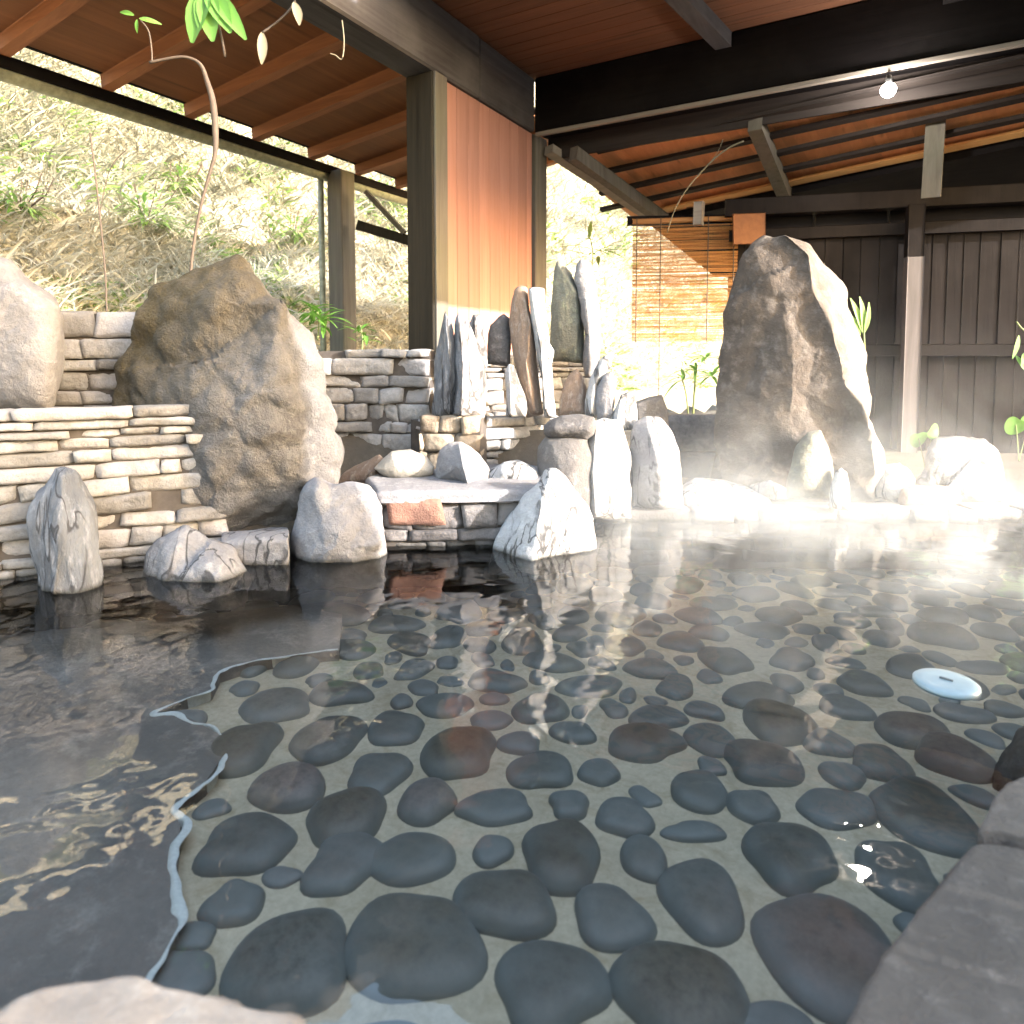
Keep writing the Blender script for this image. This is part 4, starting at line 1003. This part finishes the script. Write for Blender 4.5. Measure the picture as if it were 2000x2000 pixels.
def heart_plant(name, label, px, py, d, sizes):
    root = empty(name, at_d(px, py + 60, d), label, 'plant')
    for (dx, dy, W, ang) in sizes:
        c = at_d(px + dx, py + dy, d); b_ = MB(); vs, fs = [], []
        nn = 28; ax = C2W(math.cos(ang), 0, math.sin(ang)); ay = C2W(-math.sin(ang), -.35, math.cos(ang)); az = ax.cross(ay).normalized()
        vs.append(c)
        for ring in (.5, 1):
            for k in range(nn):
                q = 2 * math.pi * k / nn
                r_ = (1 - .45 * abs(math.sin(q / 2 + math.pi / 4)) ** 12) * ring * W
                vs.append(c + ax * r_ * math.cos(q) + ay * r_ * math.sin(q) + az * (.12 * r_ * math.sin(2 * q)))
        for k in range(nn):
            fs.append([0, 1 + k, 1 + (k + 1) % nn]); fs.append([1 + k, 1 + nn + k, 1 + nn + (k + 1) % nn, 1 + (k + 1) % nn])
        b_.add(vs, fs); b_.build('leaf', M['leaf'], root, True)
        b_ = MB(); b_.tube(spline([at_d(px, py + 75, d + .02), at_d(px + dx * .4, py + 40 + dy * .4, d + .04), c], 4), .004, 5); b_.build('stalk', M['stemgreen'], root, True)
heart_plant('butterbur_plant', 'green heart shaped leaves beside the flat topped rock', 1808, 848, 5.3, ((-14, 8, .075, .3), (14, -6, .065, 1.2)))
heart_plant('butterbur_plant', 'green leaf by the fence at the far right edge above the water', 1990, 825, 5.0, ((-6, 5, .08, -.4), (25, -5, .09, .4)))
hp = empty('hanging_plant', at_d(1998, 640, 5.0), 'pale green drooping leaf sprig at the right picture edge before the fence', 'plant')
b_ = MB(); b_.tube(spline(vp([(1985, 628), (1996, 642), (2015, 655)], 5.0), 4), .006, 6); b_.build('stem', M['stemgreen'], hp, True)
b_ = MB()
for (x0, y0, x1, y1, W) in ((1990, 655, 1982, 700, .05), (1984, 695, 2004, 722, .05), (2004, 660, 2020, 700, .07), (2000, 690, 1998, 712, .06)):
    A_, B_ = at_d(x0, y0, 5.0), at_d(x1, y1, 4.95); leaf_blade(b_, A_, B_ - A_, C2W(.2, -1, 0), (B_ - A_).length, W, bend=.1)
b_.build('leaves', M['leaf'], hp)
hp = empty('fence_plant', at_d(1690, 640, 5.75), 'dim green strap leaves behind the right shoulder of the tall boulder', 'plant')
b_ = MB()
for (x0, y0, x1, y1, W) in ((1685, 650, 1672, 582, .07), (1686, 650, 1690, 580, .07), (1688, 650, 1706, 592, .06), (1680, 655, 1664, 610, .06)):
    A_, B_ = at_d(x0, y0, 5.75), at_d(x1, y1, 5.7); leaf_blade(b_, A_, B_ - A_, C2W(.3, -1, 0), (B_ - A_).length, W, bend=.2)
b_.build('leaves', M['greenblade'], hp)
b_ = MB(); b_.tube(spline(vp([(1688, 900), (1690, 760), (1687, 645)], 5.75), 4), .008, 6); b_.build('stem', M['stemgreen'], hp, True)
# weeds on top of the stacked wall
def weed(label, px, py, d, n, seed, L=(.12, .25), W=(.03, .05), mat='leaf'):
    root = empty('leafy_weed', at_d(px, py, d), label, 'weed'); b_ = MB(); rg = random.Random(seed)
    for k in range(n):
        a_ = rg.uniform(0, 6.28)
        leaf_blade(b_, at_d(px + rg.uniform(-14, 14), py - rg.uniform(0, 40), d + rg.uniform(-.1, .1)), C2W(math.cos(a_), math.sin(a_), rg.uniform(-.1, .9)), (0, 0, 1), rg.uniform(*L), rg.uniform(*W), bend=rg.uniform(.1, .6))
    b_.build('leaves', M[mat], root)
    b_ = MB(); b_.tube(spline([at_d(px, py + 25, d), at_d(px + 3, py - 10, d), at_d(px - 2, py - 40, d)], 4), .006, 6); b_.build('stem', M['stemgreen'], root, True)
weed('green leafy weed growing behind the shoulder of the mossy boulder', 620, 640, 5.3, 46, 5, L=(.12, .26))
weed('small green weed on the stacked wall at the foot of the round timber post', 705, 675, 5.2, 16, 6, L=(.08, .17))
weed('dark twiggy weed rising above the olive standing slate', 1155, 505, 6.6, 14, 8, L=(.2, .42), W=(.03, .05), mat='greenblade')

def on_hill(px, py):
    a, f, z = ray(px, py)
    for k in range(2000):
        d_ = 5 + k * .01
        p = C2W(a * d_ / f, d_, H + z * d_ / f)
        if p.z < hill_z(p.x, p.y): return p, d_
    return p, d_
def shrub(label, px, py, n, seed, size):
    p, d_ = on_hill(px, py); rg = random.Random(seed)
    root = empty('hillside_shrub', p, label, 'shrub'); b_ = MB()
    for k in range(n):
        a_ = rg.uniform(0, 6.28); e_ = rg.uniform(-.1, 1.2); rr = rg.uniform(.1, 1) * size
        c = p + Vector((.25, -.12, 0)) + Vector((math.cos(a_) * rr * .6, math.sin(a_) * rr * .6, rr * e_ * .7))
        leaf_blade(b_, c, (math.cos(a_) + .3, math.sin(a_), e_ - .3), (0, 0, 1), rg.uniform(.10, .26), rg.uniform(.03, .07), bend=rg.uniform(.1, .7), n=4)
    b_.build('leaves', M['greenblade'], root)
    b_ = MB()
    for k in range(5):
        a_ = rg.uniform(0, 6.28); b_.tube([p, p + Vector((.2 + .2 * math.cos(a_), .2 * math.sin(a_), .5 * size)), p + Vector((.3 + .5 * size * math.cos(a_), .5 * size * math.sin(a_), .9 * size))], .008, 5)
    b_.build('stem', M['stem'], root)
shrub('broad green leafy clump on the hillside above the gap between the two left boulders', 285, 440, 150, 3, .6)
shrub('bright green fern clump high on the hillside left of the arching dry vine', 345, 375, 90, 4, .5)
shrub('green leafy clump on the hillside just left of the far timber post', 575, 470, 110, 5, .5)
shrub('leafy green clump seen between the far post and the thick dark post', 745, 400, 80, 6, .5)
shrub('low green clump at the left picture edge on the hillside', 40, 420, 90, 7, .5)

# hillside grasses: uncountable, one object each
def blades(name, n, Lr, Wr, mat, clump=None, seed=1, droop=(.2, 1.0), flat=.55):
    rng = np.random.default_rng(seed); B = []
    while len(B) < n:
        px = rng.uniform(-80, 1500); s = rng.uniform(0, 1) ** .8 * 11
        a = (px - CX) / F
        f = rng.uniform(5.5, 22)
        p = C2W(a * f, f)
        hs = hill_s(p.x, p.y)
        if hs < -.2 or hs > 9: continue
        if clump is not None and noise.noise(Vector((p.x * .9 + 40, p.y * .9, hs * .4))) < clump: continue
        if rng.random() > min(1, (11 / f) ** 1.4): continue
        B.append((p.x, p.y, hill_z(p.x, p.y)))
    B = np.array(B); n = len(B)
    az = rng.uniform(0, 2 * np.pi, n)
    d0 = np.c_[np.cos(az) * flat + .25, np.sin(az) * flat - .1, rng.uniform(.35, 1.0, n)]; d0 /= np.linalg.norm(d0, axis=1)[:, None]
    L = rng.uniform(*Lr, n); W = rng.uniform(*Wr, n); dr = rng.uniform(*droop, n)
    side = np.cross(d0, rng.normal(size=(n, 3))); side /= np.linalg.norm(side, axis=1)[:, None]
    K = 5; V = np.zeros((n, K, 2, 3))
    for k in range(K):
        t_ = k / (K - 1)
        c = B + d0 * (L * t_)[:, None]; c[:, 2] -= dr * L * t_ * t_ * .8; c[:, 0] += dr * L * t_ * t_ * .35
        wd = W * (1 - t_ ** 2 * .92)
        V[:, k, 0] = c - side * wd[:, None] / 2; V[:, k, 1] = c + side * wd[:, None] / 2
    base = np.arange(n)[:, None] * (K * 2)
    q = [np.c_[base + 2 * k, base + 2 * k + 1, base + 2 * k + 3, base + 2 * k + 2] for k in range(K - 1)]
    fc = np.stack(q, 1).reshape(-1, 4)
    me = bpy.data.meshes.new(name)
    V = V.reshape(-1, 3)
    me.vertices.add(len(V)); me.vertices.foreach_set('co', V.ravel())
    me.loops.add(fc.size); me.loops.foreach_set('vertex_index', fc.ravel().astype(np.int32))
    me.polygons.add(len(fc)); me.polygons.foreach_set('loop_start', np.arange(0, fc.size, 4, dtype=np.int32))
    me.update(calc_edges=True); me.materials.append(M[mat])
    o = bpy.data.objects.new(name, me); COL.objects.link(o); return o
tag(blades('dry_grass', 46000, (.25, .75), (.014, .036), 'straw', seed=2), 'dry straw coloured grass covering the sunlit hillside', 'grass', kind='stuff')
tag(blades('green_undergrowth', 6500, (.15, .5), (.025, .07), 'greenblade', clump=.12, seed=5, flat=.8), 'patches of green undergrowth among the dry hillside grass', 'undergrowth', kind='stuff')

# ------------------------------------------------------------------ steam over the right of the pool
m = bpy.data.materials.new('steam'); m.use_nodes = True
t = m.node_tree; t.nodes.remove(t.nodes['Principled BSDF'])
pv = N(t, 'ShaderNodeVolumePrincipled'); pv.inputs['Color'].default_value = (.93, .97, 1, 1); pv.inputs['Anisotropy'].default_value = .2
cg = t.nodes.new('ShaderNodeTexCoord'); sep = t.nodes.new('ShaderNodeSeparateXYZ'); t.links.new(cg.outputs['Generated'], sep.inputs[0])
def bell(o_, c, w_): return mathn(t, 'SUBTRACT', 1.0, mathn(t, 'POWER', mathn(t, 'ABSOLUTE', mathn(t, 'DIVIDE', mathn(t, 'SUBTRACT', o_, c), w_)), 2.0), True)
fx = bell(sep.outputs[0], .54, .52); fy = bell(sep.outputs[1], .5, .5)
fz = mathn(t, 'POWER', mathn(t, 'SUBTRACT', 1.0, sep.outputs[2], True), 4.0)
ns = noisen(t, coords(t, (5.2, 3.4, 1.5)), 1.5, 5, .62, 1.0)
den = mathn(t, 'MULTIPLY', mathn(t, 'MULTIPLY', fx, fy), mathn(t, 'MULTIPLY', fz, ramp(t, ns, .45, .63)))
den = mathn(t, 'MULTIPLY', den, .85)
t.links.new(den, pv.inputs['Density']); t.links.new(pv.outputs[0], t.nodes['Material Output'].inputs['Volume'])
b_ = MB(); b_.box(0, 1, 0, 1, 0, 1, 0)
sv_ = [(x, y, z) for x, y, z in b_.v]
st = mesh_obj('steam', [(x - .5, y - .5, z) for x, y, z in sv_], b_.f, m, origin=Vector((0, 0, 0)))
st.location = C2W(2.5, 3.65, .012); st.rotation_euler = (0, 0, TH); st.scale = (5.4, 3.4, 1.8)
tag(st, 'white steam drifting over the right side of the pool', 'steam', kind='stuff')
